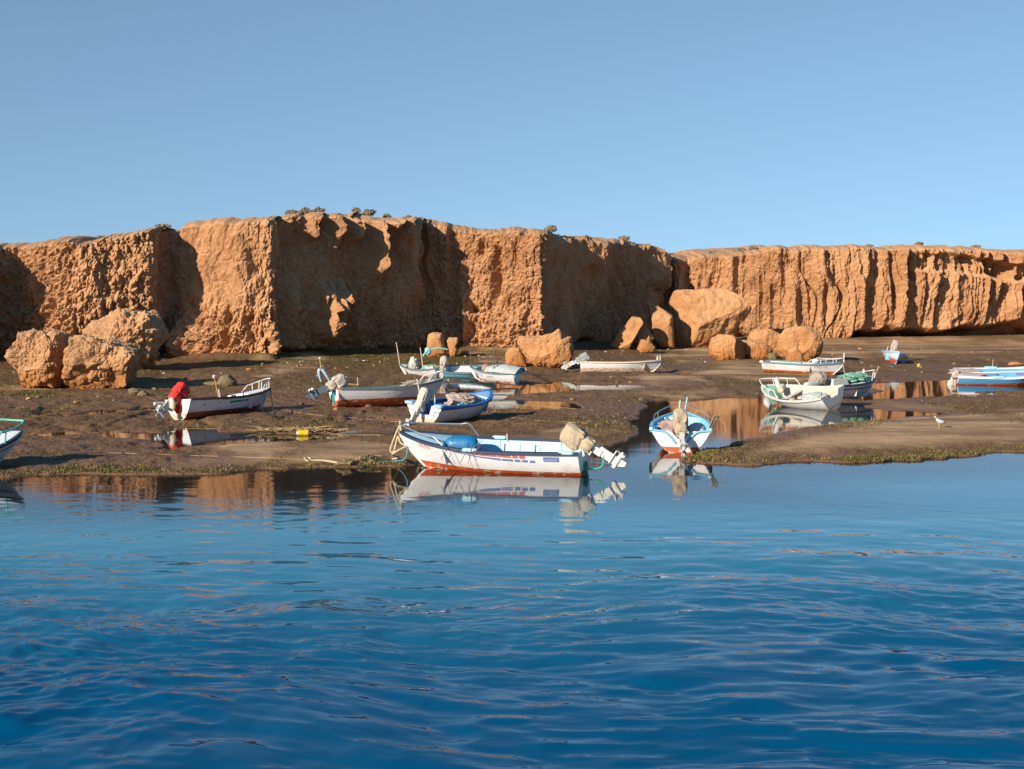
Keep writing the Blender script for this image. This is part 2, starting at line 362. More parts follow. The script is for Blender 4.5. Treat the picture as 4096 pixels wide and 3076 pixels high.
    def build(s, name, mats, parent=None, smooth=True, angle=40, loc=None):
        me = bpy.data.meshes.new(name); me.from_pydata(s.v, [], s.f)
        for m in (mats if isinstance(mats, (list, tuple)) else [mats]): me.materials.append(m)
        me.polygons.foreach_set('material_index', s.m); me.validate(); me.update()
        if smooth:
            me.polygons.foreach_set('use_smooth', [True] * len(me.polygons)); me.set_sharp_from_angle(angle=R(angle))
        o = link(bpy.data.objects.new(name, me), parent)
        if loc is not None: o.location = loc
        return o
def smooth_path(pts, k=6):
    pts = [Vector(p) for p in pts]; out = []
    for i in range(len(pts) - 1):
        p0, p1, p2, p3 = pts[max(i - 1, 0)], pts[i], pts[i + 1], pts[min(i + 2, len(pts) - 1)]
        for j in range(k):
            t = j / k
            out.append(0.5 * ((2 * p1) + (p2 - p0) * t + (2 * p0 - 5 * p1 + 4 * p2 - p3) * t * t + (3 * p1 - p0 - 3 * p2 + p3) * t ** 3))
    out.append(pts[-1]); return out
def at_pts(px, D):
    return np.array([(px[i] - CX) / F * D[i] for i in range(len(px))])

# ------------------------------------------------------------------ cliff
PL = np.array([(-1500, 64), (-760, 70), (-170, 73.6), (-140, 76.0), (-70, 77.9), (70, 78.0), (190, 77.0), (280, 76.5), (420, 77.0), (600, 77.8), (616, 78.4),
      (632, 80.2), (690, 80.9), (770, 80.2), (830, 79.6), (960, 79.0), (1080, 79.0), (1098, 79.5), (1112, 80.9), (1200, 82.4), (1300, 83.7), (1500, 87.0),
      (1640, 88.8), (1684, 90.8), (1780, 90.8), (1880, 90.6), (1910, 90.5), (1960, 90.3), (2060, 89.6), (2155, 89.3), (2172, 90.0), (2186, 91.6), (2300, 96.6),
      (2470, 103.0), (2618, 108.6), (2640, 109.2), (2650, 110.6), (2720, 110.4), (2900, 109.0), (3100, 107.6), (3290, 107.0), (3657, 109.2),
      (4096, 112.2), (4700, 116), (5600, 118)], float)
TOP = np.array([(-1500, 965), (-262, 950), (-150, 955), (-90, 972), (0, 969), (100, 962), (150, 955), (260, 945), (330, 955), (400, 938), (460, 927), (560, 915), (610, 908), (690, 905), (740, 884),
      (900, 866), (1090, 855), (1110, 857), (1180, 850), (1310, 846), (1430, 852), (1500, 862), (1600, 866), (1700, 872), (1800, 893), (1900, 906), (2100, 910), (2168, 912),
      (2270, 940), (2400, 950), (2470, 957), (2560, 973), (2615, 977), (2640, 1006), (2660, 1020), (2800, 1020), (2945, 1014), (3040, 1000), (3110, 985),
      (3250, 979), (3440, 981), (3765, 981), (4096, 997), (4700, 1000), (5600, 1000)], float)
pxs = []; 
for i in range(len(PL) - 1):
    a, b = PL[i], PL[i + 1]
    pa, pb = np.array([(a[0] - CX) / F * a[1], a[1]]), np.array([(b[0] - CX) / F * b[1], b[1]])
    inside = -330 < a[0] < 4200 or -330 < b[0] < 4200
    nn = max(2, int(np.linalg.norm(pb - pa) / (0.065 if inside else 0.5)))
    for k in range(nn):
        t = k / nn; p = pa + (pb - pa) * t; pxs.append((p[0], p[1], CX + p[0] / p[1] * F))
pxs = np.array(pxs)
def gs(a, w):
    k = np.exp(-np.linspace(-2.4, 2.4, 2 * w + 1) ** 2 / 2); k /= k.sum()
    return np.convolve(np.pad(a, w, mode='edge'), k, mode='valid')
bx, by = gs(pxs[:, 0], 3), gs(pxs[:, 1], 3); cpx = pxs[:, 2]
tx, ty = np.gradient(gs(bx, 9)), np.gradient(gs(by, 9)); ln = np.hypot(tx, ty); nx, ny = ty / ln, -tx / ln
nxs, nys = gs(nx, 12), gs(ny, 12); q = np.hypot(nxs, nys) + 1e-9; nx, ny = nxs / q, nys / q
arc = np.concatenate([[0], np.cumsum(np.hypot(np.diff(bx), np.diff(by)))])
ztop = np.interp(cpx, TOP[:, 0], H + (1172 - TOP[:, 1]) * np.interp(TOP[:, 0], PL[:, 0], PL[:, 1]) / F)
ztop = gs(ztop, 4) + 0.10 * noise(arc * 0.9, arc * 0 + 3, 0, 5) + 0.05 * noise(arc * 3.1, arc * 0 + 8, 0, 6)
NV = 140
zn = np.linspace(0, 1, NV)[:, None]
ZB = -0.3
Z = ZB + (ztop[None, :] - ZB) * zn; A = np.broadcast_to(arc, Z.shape); PX = np.broadcast_to(cpx, Z.shape); hd = ztop[None, :] - Z
right = sstep(2640, 2750, PX); left = 1 - sstep(560, 640, PX); shade = sstep(1100, 1130, PX) * (1 - sstep(1860, 1900, PX))
bface = sstep(640, 700, PX) * (1 - sstep(1095, 1105, PX)); shade2 = sstep(2172, 2200, PX) * (1 - sstep(2620, 2640, PX))
smoothz = 1 - 0.8 * np.maximum(bface * sstep(2.6, 4.0, Z) * (1 - sstep(950, 1060, PX)), shade2 * 0.85)
wob = 0.8 * noise(A * 0.35, Z * 0.3, 0, 31)
flute = 1 - np.abs(noise(A * 0.42 + wob, Z * 0.05, 0, 11)) * 2
flute2 = 1 - np.abs(noise(A * 1.15 + wob * 1.5, Z * 0.10, 0, 12)) * 2
flute3 = 1 - np.abs(noise(A * 2.6 + wob * 2, Z * 0.22, 0, 13)) * 2
clod = fbm(A * 0.9, Z * 0.7, 0, 4, 21)
bil = 0.60 * np.abs(turned(A * 2.3 + wob, Z * 1.1, 24, 41, 0.5)) + 0.7 * np.abs(turned(A * 4.6, Z * 2.7, -33, 42, 0.6)) + 0.6 * np.abs(turned(A * 8.5, Z * 5.5, 41, 43, 0.5))
low = sstep(5.0, 1.5, Z)
d = (0.10 + 0.26 * right + 0.22 * shade + 0.05 * left) * flute + (0.05 + 0.17 * right + 0.16 * shade) * flute2 + (0.03 + 0.10 * right) * flute3
fl4 = 1 - np.abs(noise(A * 5.2 + wob * 2, Z * 0.5, 0, 14)) * 2; d = d + (0.02 + 0.045 * right) * fl4 + 0.035 * fbm(A * 4.2, Z * 3.4, 0, 3, 92, 0.7) * (0.4 + smoothz)
d = d + 0.20 * clod + (0.13 + 0.16 * left - 0.05 * right + 0.22 * low * (1 - right)) * smoothz * (bil - 0.55)
pit = np.maximum(0, turned(A * 1.25, Z * 0.8, 30, 55, 0.5) - 0.30) + 0.5 * np.maximum(0, turned(A * 2.9, Z * 1.9, -25, 56, 0.5) - 0.35)
d = d - (1.3 - 0.75 * left) * pit * (1 - right) * (0.25 + 0.9 * sstep(4.6, 2.0, Z)) * (1 - 0.7 * shade) * (1 - 0.8 * shade2) * (smoothz * 0.6 + 0.4)
d = d - 0.5 * np.maximum(0, noise(A * 1.5, Z * 0.30, 0, 57) - 0.25) * right
# steps in the sides and ribs that catch the sun, by their place along the cliff
def rib(c, w, amp, zl, zt=0.0, sharp=0.35):
    """buttress rib: gentle left side, steep right side; fades out below zl metres from the rim"""
    x = (PX - c) / w
    prof = np.where(x < 0, np.clip(1 + x, 0, 1), np.clip(1 - x / sharp, 0, 1))
    prof = prof * prof * (3 - 2 * prof)
    e = hd + 0.5 * noise(A * 0.9, Z * 0.8, 0, 77)
    return amp * prof * sstep(zl * 1.15, zl * 0.7, e) * sstep(-0.2, 0.25, e - zt)
for a in ((1236, 48, 0.9, 1.3), (1318, 48, 1.1, 2.2), (1400, 48, 1.2, 1.7), (1476, 38, 1.5, 4.2), (1562, 50, 1.2, 1.3), (1622, 52, 1.2, 1.9), (1706, 40, 0.5, 3.0), (1790, 54, 0.6, 3.8),
          (2366, 80, 1.0, 2.2), (2628, 76, 1.1, 3.2), (2440, 50, 0.3, 0.9)): d = d + rib(*a)
for a in ((2726, 60, 0.7, 7), (2850, 110, 0.25, 4.2), (2938, 50, 0.75, 8), (3120, 30, 0.25, 4), (3185, 60, 0.25, 7), (3282, 90, 0.25, 8), (3368, 60, 0.35, 5), (3434, 70, 0.75, 8), (3532, 60, 0.35, 5.5), (3592, 50, 0.7, 7), (3672, 40, 0.4, 5), (3722, 30, 0.45, 4.5),
          (3812, 40, 0.4, 5), (3930, 60, 0.5, 6), (3985, 36, 0.5, 5), (4062, 50, 0.6, 6)): d = d + rib(*a, sharp=0.3)
d = d + 1.5 * np.exp(-((PX - 1305) / 58) ** 4) * np.exp(-((Z - 2.9) / 1.75) ** 4) * (0.75 + 0.45 * noise(A * 1.7, Z * 0.7, 0, 97) + 0.3 * noise(A * 4, Z * 2.2, 0, 98))        # sunlit bulge low in the shaded bay
d = d + 1.3 * np.exp(-((PX - 745) / 55) ** 2) * sstep(3.4, 1.0, Z)
d = d - 1.0 * np.exp(-((PX - 1985) / 16) ** 2) * sstep(0.8, 1.6, hd) * sstep(5.2, 4.0, hd)                    # slot
d = d - 0.5 * np.exp(-((PX - 1930) / 14) ** 2) * sstep(0.6, 1.0, hd) * sstep(2.2, 1.6, hd)
d = d + 0.8 * np.exp(-((PX - 2010) / 120) ** 2) * sstep(3.4, 1.2, Z) * (1 - right)
lw = sstep(3560, 3900, PX); lz = 1.25 + 0.3 * noise(A * 0.3, A * 0 + 2, 0, 61)
d = d - (1.6 * lw * sstep(-0.15, 0.1, hd - lz + 0.25) * sstep(1.2, 0.8, hd - lz) * (0.75 + 0.5 * noise(A * 1.1, Z * 0.5, 0, 62)))       # hollow band under the rim
nb = 1.3 + 0.35 * noise(A * 0.35, A * 0, 0, 71)
lip = 0.75 + 0.35 * noise(A * 0.4, A * 0, 0, 72) + 0.2 * noise(A * 1.7, A * 0, 0, 73)
d = d - (1.1 + 0.4 * noise(A * .5, Z, 0, 3)) * sstep(lip, lip - 0.35, Z) * (1 - right) * (1 - 0.75 * bface * (PX < 960))
uc = sstep(3230, 3300, PX)
lip2 = 0.85 + 1.05 * sstep(3240, 4000, PX) + 0.45 * noise(A * .30, A * 0, 0, 81) + 0.25 * noise(A * 1.2, A * 0, 0, 82)
d = d - uc * (2.8 + 0.5 * noise(A * 0.3, A * 0, 0, 83)) * sstep(lip2, lip2 - 0.8, Z) - right * (1 - uc) * 0.8 * sstep(1.2, 0.5, Z)
crack = sstep(0.90, 1.0, 1 - np.abs(noise(A * 0.8 + wob * 1.4, Z * 0.12, 0, 93))) * sstep(-0.1, 0.4, noise(A * 0.3, Z * 0.3, 0, 94))
d = d - 0.30 * crack * (0.4 + right) - 0.10 * sstep(0.88, 1.0, 1 - np.abs(noise(A * 1.6 + wob, Z * 0.9 + wob, 0, 95))) * (0.5 + smoothz * 0.5)
rg_ = 1 - 2 * np.abs(turned(A * 6.5, Z * 2.8, 18, 96, 0.5)); d = (d + 0.05 * rg_ * (0.3 + smoothz * 0.7) * (1 - 0.6 * right) + 0.030 * (fbm(A * 10, Z * 7, 0, 2, 91, 0.7)) * (0.35 + 0.65 * smoothz) * (1 - 0.4 * right))
cap = np.clip(1 - hd / (0.42 + 0.12 * noise(A * 0.7, A * 0, 0, 15)), 0, 1)
X = bx[None, :] + nx[None, :] * d; Y = by[None, :] + ny[None, :] * d + 1.9 * cap ** 1.5
rows = [np.stack([X, Y, Z], -1)]
tops = []
slope = 0.005 + 0.065 * np.exp(-((cpx - 2880) / 260.0) ** 2)
for s in (0.5, 1.2, 2.2, 3.6, 5.5, 8, 11, 15, 21, 30, 45, 70):
    tops.append(np.stack([X[-1], Y[-1] + s, Z[-1] + slope * min(s, 14) + 0.14 * min(1, s / 3) * noise(X[-1] * 0.35, (Y[-1] + s) * 0.35, 0, 19) - 0.012 * s], -1))
P = np.concatenate([rows[0], np.array(tops)], 0)
cl = raw_mesh('cliff', P.reshape(-1, 3), grid_faces(*P.shape[:2]), ROCK, smooth=False)
tag(cl, kind='structure')
RIM = P[NV - 1]; RPX = CX + RIM[:, 0] / RIM[:, 1] * F
def rim_at(px):
    i = int(np.argmin(np.abs(RPX - px) + np.where((cpx > -300) & (cpx < 4300), 0, 1e6))); return RIM[i], i

# ------------------------------------------------------------------ tidal flat and water
def poly_w(pts): return np.array([at(a, b, 0.0)[:2] for a, b in pts])
def sdf(poly, x, y):
    """signed distance, negative inside"""
    d2 = np.full(x.shape, 1e18); ins = np.zeros(x.shape, bool); n = len(poly)
    for i in range(n):
        x1, y1 = poly[i]; x2, y2 = poly[(i + 1) % n]; ex, ey = x2 - x1, y2 - y1
        t = np.clip(((x - x1) * ex + (y - y1) * ey) / (ex * ex + ey * ey + 1e-12), 0, 1)
        d2 = np.minimum(d2, (x - x1 - t * ex) ** 2 + (y - y1 - t * ey) ** 2)
        c = ((y1 > y) != (y2 > y)) & (x < (x2 - x1) * (y - y1) / (y2 - y1 + 1e-12) + x1); ins ^= c
    return np.sqrt(d2) * np.where(ins, -1, 1)
MAIN = [(-2600, 1930), (-900, 1925), (0, 1902), (250, 1895), (520, 1893), (800, 1890), (1100, 1880), (1330, 1870), (1560, 1866), (1680, 1858), (1760, 1835), (2000, 1815), (2330, 1806),
        (2440, 1784), (2500, 1748), (2525, 1705), (2535, 1665), (2540, 1638), (2572, 1612), (2640, 1600), (2800, 1596), (3060, 1590), (3080, 1580), (3240, 1596), (3420, 1625), (3550, 1642), (3690, 1650), (3860, 1652), (3760, 1662),
        (3560, 1675), (3380, 1690), (3230, 1712), (3080, 1740), (2960, 1772), (2860, 1800), (2800, 1822), (2772, 1842), (2800, 1853), (2900, 1858), (3100, 1857), (3400, 1848), (3700, 1835), (4096, 1812),
        (4700, 1780), (6200, 1760), (90000, 30000), (-90000, 30000)]
POOLS = [([(1700, 1545), (1790, 1528), (1950, 1528), (2090, 1535), (2300, 1534), (2480, 1536), (2640, 1545), (2760, 1549), (2600, 1556), (2420, 1562), (2240, 1570), (2080, 1578), (1900, 1580), (1760, 1572)], 0.10),
         ([(3500, 1560), (3530, 1533), (3640, 1522), (3790, 1520), (3960, 1530), (4150, 1536), (4500, 1530), (4500, 1556), (4096, 1562), (3900, 1575), (3700, 1590), (3560, 1602), (3470, 1606), (3420, 1590)], 0.10),
         ([(330, 1742), (520, 1735), (680, 1726), (900, 1724), (1080, 1728), (1180, 1740), (1320, 1741), (1200, 1752), (1060, 1762), (900, 1778), (760, 1787), (640, 1784), (560, 1762), (440, 1752)], 0.07),
         ([(90, 1660), (260, 1652), (420, 1640), (560, 1632), (680, 1622), (690, 1630), (560, 1645), (400, 1658), (240, 1665), (120, 1667)], 0.06),
         ([(1800, 1640), (1990, 1606), (2210, 1598), (2290, 1602), (2294, 1636), (2180, 1642), (2000, 1638)], 0.03),
         ([(1740, 1522), (1830, 1512), (1960, 1517), (1920, 1524)], 0.05)]
NC, NR = 1000, 900
_o = 0.46 + 2.6 * np.linspace(0, 1, 41)[1:] ** 2; us = np.concatenate([-_o[::-1], np.linspace(-0.46, 0.46, NC), _o]); NC = len(us)
yy = np.linspace(2400 - 1172, 1330 - 1172, NR)
Ys = H * F / yy; GX = us[None, :] * Ys[:, None]; GY = np.broadcast_to(Ys[:, None], GX.shape).copy()
wx = GX + 0.35 * noise(GX * 0.8, GY * 0.35, 0, 101) + 0.16 * noise(GX * 2.6, GY * 1.3, 0, 102)
wy = GY + 0.55 * noise(GX * 0.7, GY * 0.4, 0, 103) + 0.2 * noise(GX * 2.2, GY * 1.7, 0, 104)
sd_main = sdf(poly_w(MAIN), wx, wy)
sd = sd_main.copy(); dep = np.full(sd.shape, 0.25)
for pts, dp in POOLS:
    s_ = sdf(poly_w(pts), wx, wy); dep = np.where(s_ < sd, dp, dep); sd = np.minimum(sd, s_)
cliffY = np.interp(us, (cpx - CX) / F, by); toC = cliffY[None, :] - GY
rise = 0.26 * sstep(22, 3, toC) + 0.14 * sstep(5, 0.5, toC) + 0.22 * sstep(2.0, 0, toC)
land = 0.035 + 0.075 * sstep(0, 1.8, sd) + 0.06 * sstep(1.5, 7, sd) + rise
weed = sstep(-0.15, 0.25, fbm(GX * 0.16, GY * 0.085, 0, 4, 111) + 0.25 + 0.3 * sstep(2500, 2200, CX + us * F)[None, :])
bar = sstep(2740, 2900, CX + us * F)[None, :] * sstep(36.4, 36.9, GY - 0.02 * GX) * (GY < 53)       # clean sand of the bar
sandbar = np.clip(sstep(2760, 2980, CX + us * F)[None, :] * (H * F / GY + 1172 > 1650) * sstep(0.9, 2.2, sd_main), 0, 1)
weed = weed * (1 - sandbar * 0.9)
weed = np.maximum(weed, sstep(1.6, 0.4, sd_main) * sstep(0.0, 0.15, sd_main) * (GY < 42))
weed = weed * (1 - 0.8 * sstep(24, 12, toC) * sstep(2600, 2900, CX + us * F)[None, :])
py_ = H * F / GY + 1172; px_ = np.broadcast_to((CX + us * F)[None, :], GX.shape)
green = np.maximum(0, fbm(GX * 0.3, GY * 0.2, 0, 4, 121)) * 0.5
green = np.maximum(green, sstep(0.0, 0.5, fbm(GX * 0.22, GY * 0.1, 0, 4, 122) + 0.15) * np.exp(-((py_ - 1462) / 26) ** 2) * sstep(980, 1100, px_) * (1 - sstep(2700, 2850, px_)))
green = np.maximum(green, np.exp(-((py_ - 1592) / 14) ** 2) * sstep(330, 120, px_))
green = np.clip(np.maximum(green, 0.55 * sstep(0.8, 0.05, np.abs(sd_main - 0.15)) * (GY < 37.5)), 0, 1)
rough = 0.028 * fbm(GX * 2.2, GY * 1.6, 0, 4, 131, 0.6) * (0.25 + weed) + 0.02 * fbm(GX * 0.5, GY * 0.25, 0, 3, 132)
land = land - 0.095 * sstep(0.28, 0.62, fbm(GX * 0.42, GY * 0.16, 0, 4, 145)) * sstep(14, 20, toC) * sstep(3.5, 6.0, sd_main) * weed * (1 - sandbar)
flat = np.where(sd > 0, land + rough * sstep(-0.1, 0.6, sd), -np.minimum(0.012 + 0.25 * -sd, dep) + rough * 0.35)
flat = np.where(sd_main < -1.5, np.minimum(flat, -0.25), flat)
wet = np.clip(0.9 * sstep(0.45, 0.0, sd) + 0.8 * sstep(0.05, 0.35, fbm(GX * 0.13, GY * 0.10, 0, 4, 141)) * sstep(30, 18, toC) * 0 + 0.7 * sstep(0.22, 0.6, fbm(GX * 0.22, GY * 0.16, 0, 4, 142) + 0.25 * np.exp(-((px_ - 2250) / 330) ** 2) * np.exp(-((py_ - 1690) / 90) ** 2) * 2) * (1 - sandbar), 0, 1)
fl = raw_mesh('tidal_flat', np.stack([GX, GY, flat], -1).reshape(-1, 3), grid_faces(NR, NC), MUD)
tag(fl, kind='structure')
for nm, ar in (('weed', weed), ('wet', wet), ('green', green)):
    a_ = fl.data.attributes.new(nm, 'FLOAT', 'POINT'); a_.data.foreach_set('value', np.asarray(ar, np.float32).ravel())
def ground_z(x, y):
    v = (1172 + H * F / y); r = (2400 - v) / (2400 - 1330) * (NR - 1); c = np.interp(x / y, us, np.arange(NC))
    r = min(max(r, 0), NR - 1); c = min(max(c, 0), NC - 1)
    return float(flat[int(r), int(c)])
def on_ground(px, py):
    z = 0.05
    for _ in range(6):
        p = at(px, py, z); z = ground_z(p.x, p.y)
    return Vector((p.x, p.y, z))

# water sheet: swell towards the viewer, glassy near the bank
WC = 1150
wy_rows = np.concatenate([np.linspace(3300, 1850, 620), np.linspace(1846, 1480, 120)[1:]])
wY = H * F / (wy_rows - 1172); _o = 0.42 + 7.0 * np.linspace(0, 1, 61)[1:] ** 2; wu = np.concatenate([-_o[::-1], np.linspace(-0.42, 0.42, WC), _o])
WX = wu[None, :] * wY[:, None]; WY = np.broadcast_to(wY[:, None], WX.shape).copy()
swell = sstep(27.0, 16.5, WY + 1.5 * noise(WX * 0.2, WY * 0.2, 0, 200))
cw = WX + 0.5 * noise(WX * 0.25, WY * 0.3, 0, 201); ch = WY + 0.22 * WX * 0.3 + 0.5 * noise(WX * 0.3, WY * 0.35, 0, 202)
patch = sstep(-0.05, 0.55, fbm(WX * 0.13 + 4, WY * 0.22, 0, 3, 210))
leftp = sstep(-2.0, -4.6, WX) * sstep(24, 15, WY)
wz = 0.042 * noise(cw * 0.42, ch * 0.95, 0, 203) + 0.034 * noise(cw * 1.25 + 3, ch * 2.2, 0, 204) + 0.014 * noise(cw * 2.5, ch * 4.4, 0, 205) + 0.007 * (1 - 2 * np.abs(noise(cw * 1.7 + 9, ch * 3.0, 0, 213)))
wz = wz + (0.0034 + 0.0050 * patch + 0.011 * leftp) * noise(cw * 4.8, ch * 8.5, 0, 206) + (0.0009 + 0.0022 * patch) * noise(cw * 8, ch * 18, 0, 207)
calm = 0.0011 * noise(WX * 0.9, WY * 1.4, 0, 208) + 0.0007 * noise(WX * 2.2, WY * 4.2, 0, 209)
sdw = sdf(poly_w(MAIN), WX, WY)
fade = sstep(0.3, 3.0, -sdw)
wz = wz * swell * (0.25 + 0.75 * fade) + calm * (0.35 + 0.65 * sstep(40, 33, WY)) + sstep(31, 24, WY) * (0.3 + patch) * fade * (0.0022 * noise(cw * 2.2, ch * 3.4, 0, 211) + 0.0012 * noise(cw * 5, ch * 8, 0, 214))
wz[WY > 60] *= 0.3
deep = sstep(1.5, 10.0, -sdw) * sstep(33.5, 25.0, WY + 0.25 * np.maximum(0, -WX - 2))
deep = np.maximum(deep, sstep(24, 20, WY))
deep = np.maximum(deep, 0.75 * sstep(0.6, 5.0, -sdw) * sstep(35.5, 30, WY) * sstep(3.0, 9.0, WX))
sheen_fade = sstep(25.5, 14.0, WY + 1.2 * noise(WX * 0.25, WY * 0.3, 0, 212) + 0.12 * WX * sstep(0, 3, WX) * -1)  # body paler away from the viewer: sky sheen painted in with the shallow tint
WV = np.stack([WX, WY, wz], -1).reshape(-1, 3); WF = grid_faces(*WX.shape)
n0 = len(WV)
near = np.array([(-60, -60, 0), (60, -60, 0), (60, wY[0], -0.02), (-60, wY[0], -0.02)])
WV = np.concatenate([WV, near]); WF = np.concatenate([WF, [[n0, n0 + 1, n0 + 2, n0 + 3]]])
wa = raw_mesh('water', WV, WF, WATER); tag(wa, kind='structure')
a_ = wa.data.attributes.new('sheen_fade', 'FLOAT', 'POINT'); a_.data.foreach_set('value', np.concatenate([sheen_fade.ravel(), [1, 1, 1, 1]]).astype(np.float32))
a_ = wa.data.attributes.new('deep', 'FLOAT', 'POINT'); a_.data.foreach_set('value', np.concatenate([deep.ravel(), [1, 1, 1, 1]]).astype(np.float32))

# weed blades: a mass nobody could count
def blades(name, pts, h, cols, lean=0.6):
    n = len(pts); an = RNG.uniform(0, 2 * math.pi, n); hh = h * RNG.uniform(0.4, 1.3, n); w = 0.35 * hh
    V = np.zeros((n, 3, 3)); dx, dy = np.cos(an), np.sin(an); lx, ly = RNG.normal(0, lean, n) * hh, RNG.normal(0, lean, n) * hh
    V[:, 0] = pts + np.stack([dx * w, dy * w, 0 * w - 0.01], -1); V[:, 1] = pts - np.stack([dx * w, dy * w, 0 * w + 0.01], -1)
    V[:, 2] = pts + np.stack([lx, ly, hh], -1)
    return raw_mesh(name, V.reshape(-1, 3), np.arange(n * 3).reshape(-1, 3), cols, RNG.integers(0, len(cols), n), smooth=False)
vis = np.abs(GX / GY) < 0.385
def pick(prob, n):
    p = (prob * vis * (sd > 0.0)).ravel(); p = p / p.sum(); idx = RNG.choice(p.size, n, p=p)
    jit = RNG.normal(0, 0.03, (n, 2))
    return np.stack([GX.ravel()[idx] + jit[:, 0], GY.ravel()[idx] + jit[:, 1], flat.ravel()[idx]], -1)
wmats = [plain('weed_olive', (0.1105, 0.09775, 0.017), 0.8), plain('weed_yellow', (0.2295, 0.187, 0.034), 0.8), plain('weed_brown', (0.085, 0.051, 0.02125), 0.8), plain('weed_dark', (0.02975, 0.0255, 0.0102), 0.8)]
edge = np.exp(-((sd_main - 0.25) / 0.28) ** 2) * (GY < 38.5) * (0.12 + sstep(-0.05, 0.45, fbm(GX * 0.7, GY * 0.6, 0, 4, 151)))
sw = blades('seaweed', pick(edge, 18000), 0.045, wmats); tag(sw, label='olive and yellow seaweed fringe along the water edge', cat='seaweed', kind='stuff')
mats2 = [plain('mat_brown', (0.17, 0.095, 0.045), 0.85), plain('mat_dark', (0.055, 0.03, 0.015), 0.85), plain('mat_tan', (0.26, 0.155, 0.08), 0.85)]
sm_ = blades('seaweed_mat', pick(weed * (GY < 60) * (1 - 0.8 * np.clip(wet, 0, 1)), 46000), 0.026, mats2, 1.2); tag(sm_, label='dark brown mat of seaweed scraps lying over the mud', cat='seaweed', kind='stuff')
moss = blades('green_algae', pick(green * (GY > 40), 22000), 0.06, wmats, 1.0); tag(moss, label='olive green algae patches on mud below the cliff', cat='algae', kind='stuff')

# ------------------------------------------------------------------ fallen rocks
def boulder(label, outline, base_y, hd_, mat=BOULDER, amp=0.05, e=0.6, dD=0.0, cuts=(), tilt=0.0, pits=0.0, clods=0.03, seed=1, group='fallen rocks at the cliff foot'):
    g = on_ground(sum(p[0] for p in outline) / len(outline), base_y); D = g.y + hd_ * 0.9 + dD
    o3 = [atD(px, py, D) for px, py in outline]; c = sum(o3, Vector()) / len(o3)
    pol = np.array([((p - c).x, (p - c).z) for p in o3]) * (1 - 0.6 * amp); n = len(pol)
    nu, nv = 230, 116
    th = np.linspace(-math.pi, math.pi, nu, endpoint=False); ph = np.linspace(-math.pi / 2, math.pi / 2, nv)
    r = np.zeros(nu)
    for k, t in enumerate(th):
        dx, dz = math.cos(t), math.sin(t)
        for i in range(n):
            (x1, z1), (x2, z2) = pol[i], pol[(i + 1) % n]; ex, ez = x2 - x1, z2 - z1
            den = dx * ez - dz * ex
            if abs(den) < 1e-9: continue
            q_ = (x1 * ez - z1 * ex) / den; u_ = (x1 * dz - z1 * dx) / den
            if q_ > 0 and -1e-6 <= u_ <= 1 + 1e-6: r[k] = max(r[k], q_)
    r = np.convolve(np.r_[r[-2:], r, r[:2]], [.1, .2, .4, .2, .1], 'valid')
    PH, TH = np.meshgrid(ph, th, indexing='ij'); Rr = np.broadcast_to(r, PH.shape)
    cp = np.abs(np.cos(PH)) ** e; sp = np.sign(np.sin(PH)) * np.abs(np.sin(PH)) ** e
    X_ = Rr * cp * np.cos(TH); Z_ = Rr * cp * np.sin(TH); Y_ = hd_ * sp + tilt * Z_
    for (a, b, cc, dd) in cuts:                      # broken faces
        nv_ = np.array([a, b, cc], float); nv_ /= np.linalg.norm(nv_)
        s = X_ * nv_[0] + Y_ * nv_[1] + Z_ * nv_[2] - dd * (1 + 0.0) - 0.16 * noise(X_ * 0.9, Y_ * 0.9, Z_ * 0.9 + 9, seed) - 0.05 * noise(X_ * 3, Y_ * 3, Z_ * 3 + 9, seed)
        s = np.maximum(s, 0) * 0.92
        X_, Y_, Z_ = X_ - s * nv_[0], Y_ - s * nv_[1], Z_ - s * nv_[2]
    size = float(np.mean(r))
    k = amp * (fbm(X_ * 1.3 + seed * 7.1, Y_ * 1.3, Z_ * 1.3 + 3, 5, seed, 0.6))
    k = k * 1.25 + amp * 0.55 * (np.abs(noise(X_ * 6 + seed, Y_ * 6, Z_ * 6 + 1, seed + 11)) - 0.4) + amp * 0.9 * (np.abs(noise(X_ * 2.4 + seed, Y_ * 2.4, Z_ * 2.4 + 1, seed + 9)) - 0.4) + clods * (np.abs(noise(X_ * 3.1 + seed, Y_ * 3.1, Z_ * 2.6 + 4, seed + 21)) + 0.6 * np.abs(noise(X_ * 6.5 + seed, Y_ * 6.5, Z_ * 5.5 + 4, seed + 22)) + 0.55 * np.abs(noise(X_ * 12 + seed, Y_ * 12, Z_ * 10 + 4, seed + 23)) - 0.6) - pits * np.maximum(0, noise(X_ * 1.9 + seed, Y_ * 1.9, Z_ * 1.5 + 2, seed + 3) - 0.25)
    L_ = np.sqrt(X_ ** 2 + Y_ ** 2 + Z_ ** 2) + 1e-6; k = k * np.minimum(1.0, size) 
    X_, Y_, Z_ = X_ * (1 + k / L_), Y_ * (1 + k / L_), Z_ * (1 + k / L_)
    fs = []
    for a in range(nv - 1):
        for b in range(nu): fs.append((a * nu + b, a * nu + (b + 1) % nu, (a + 1) * nu + (b + 1) % nu, (a + 1) * nu + b))
    bz = ground_z(c.x, c.y)
    V = np.stack([X_, Y_, Z_ + (c.z - bz)], -1).reshape(-1, 3)
    o = raw_mesh('boulder', V, np.array(fs), mat, smooth=False); o.location = (c.x, c.y, bz)
    return tag(o, label=label, cat='boulder', group=group)
A_ = [(66, 1395), (82, 1365), (85, 1340), (92, 1330), (180, 1320), (258, 1325), (266, 1400), (262, 1480), (258, 1560), (110, 1556), (90, 1500), (62, 1450), (54, 1430)]
B_ = [(270, 1400), (280, 1335), (330, 1335), (440, 1355), (472, 1378), (505, 1378), (546, 1400), (553, 1425), (535, 1500), (518, 1545), (480, 1562), (300, 1562), (272, 1500)]
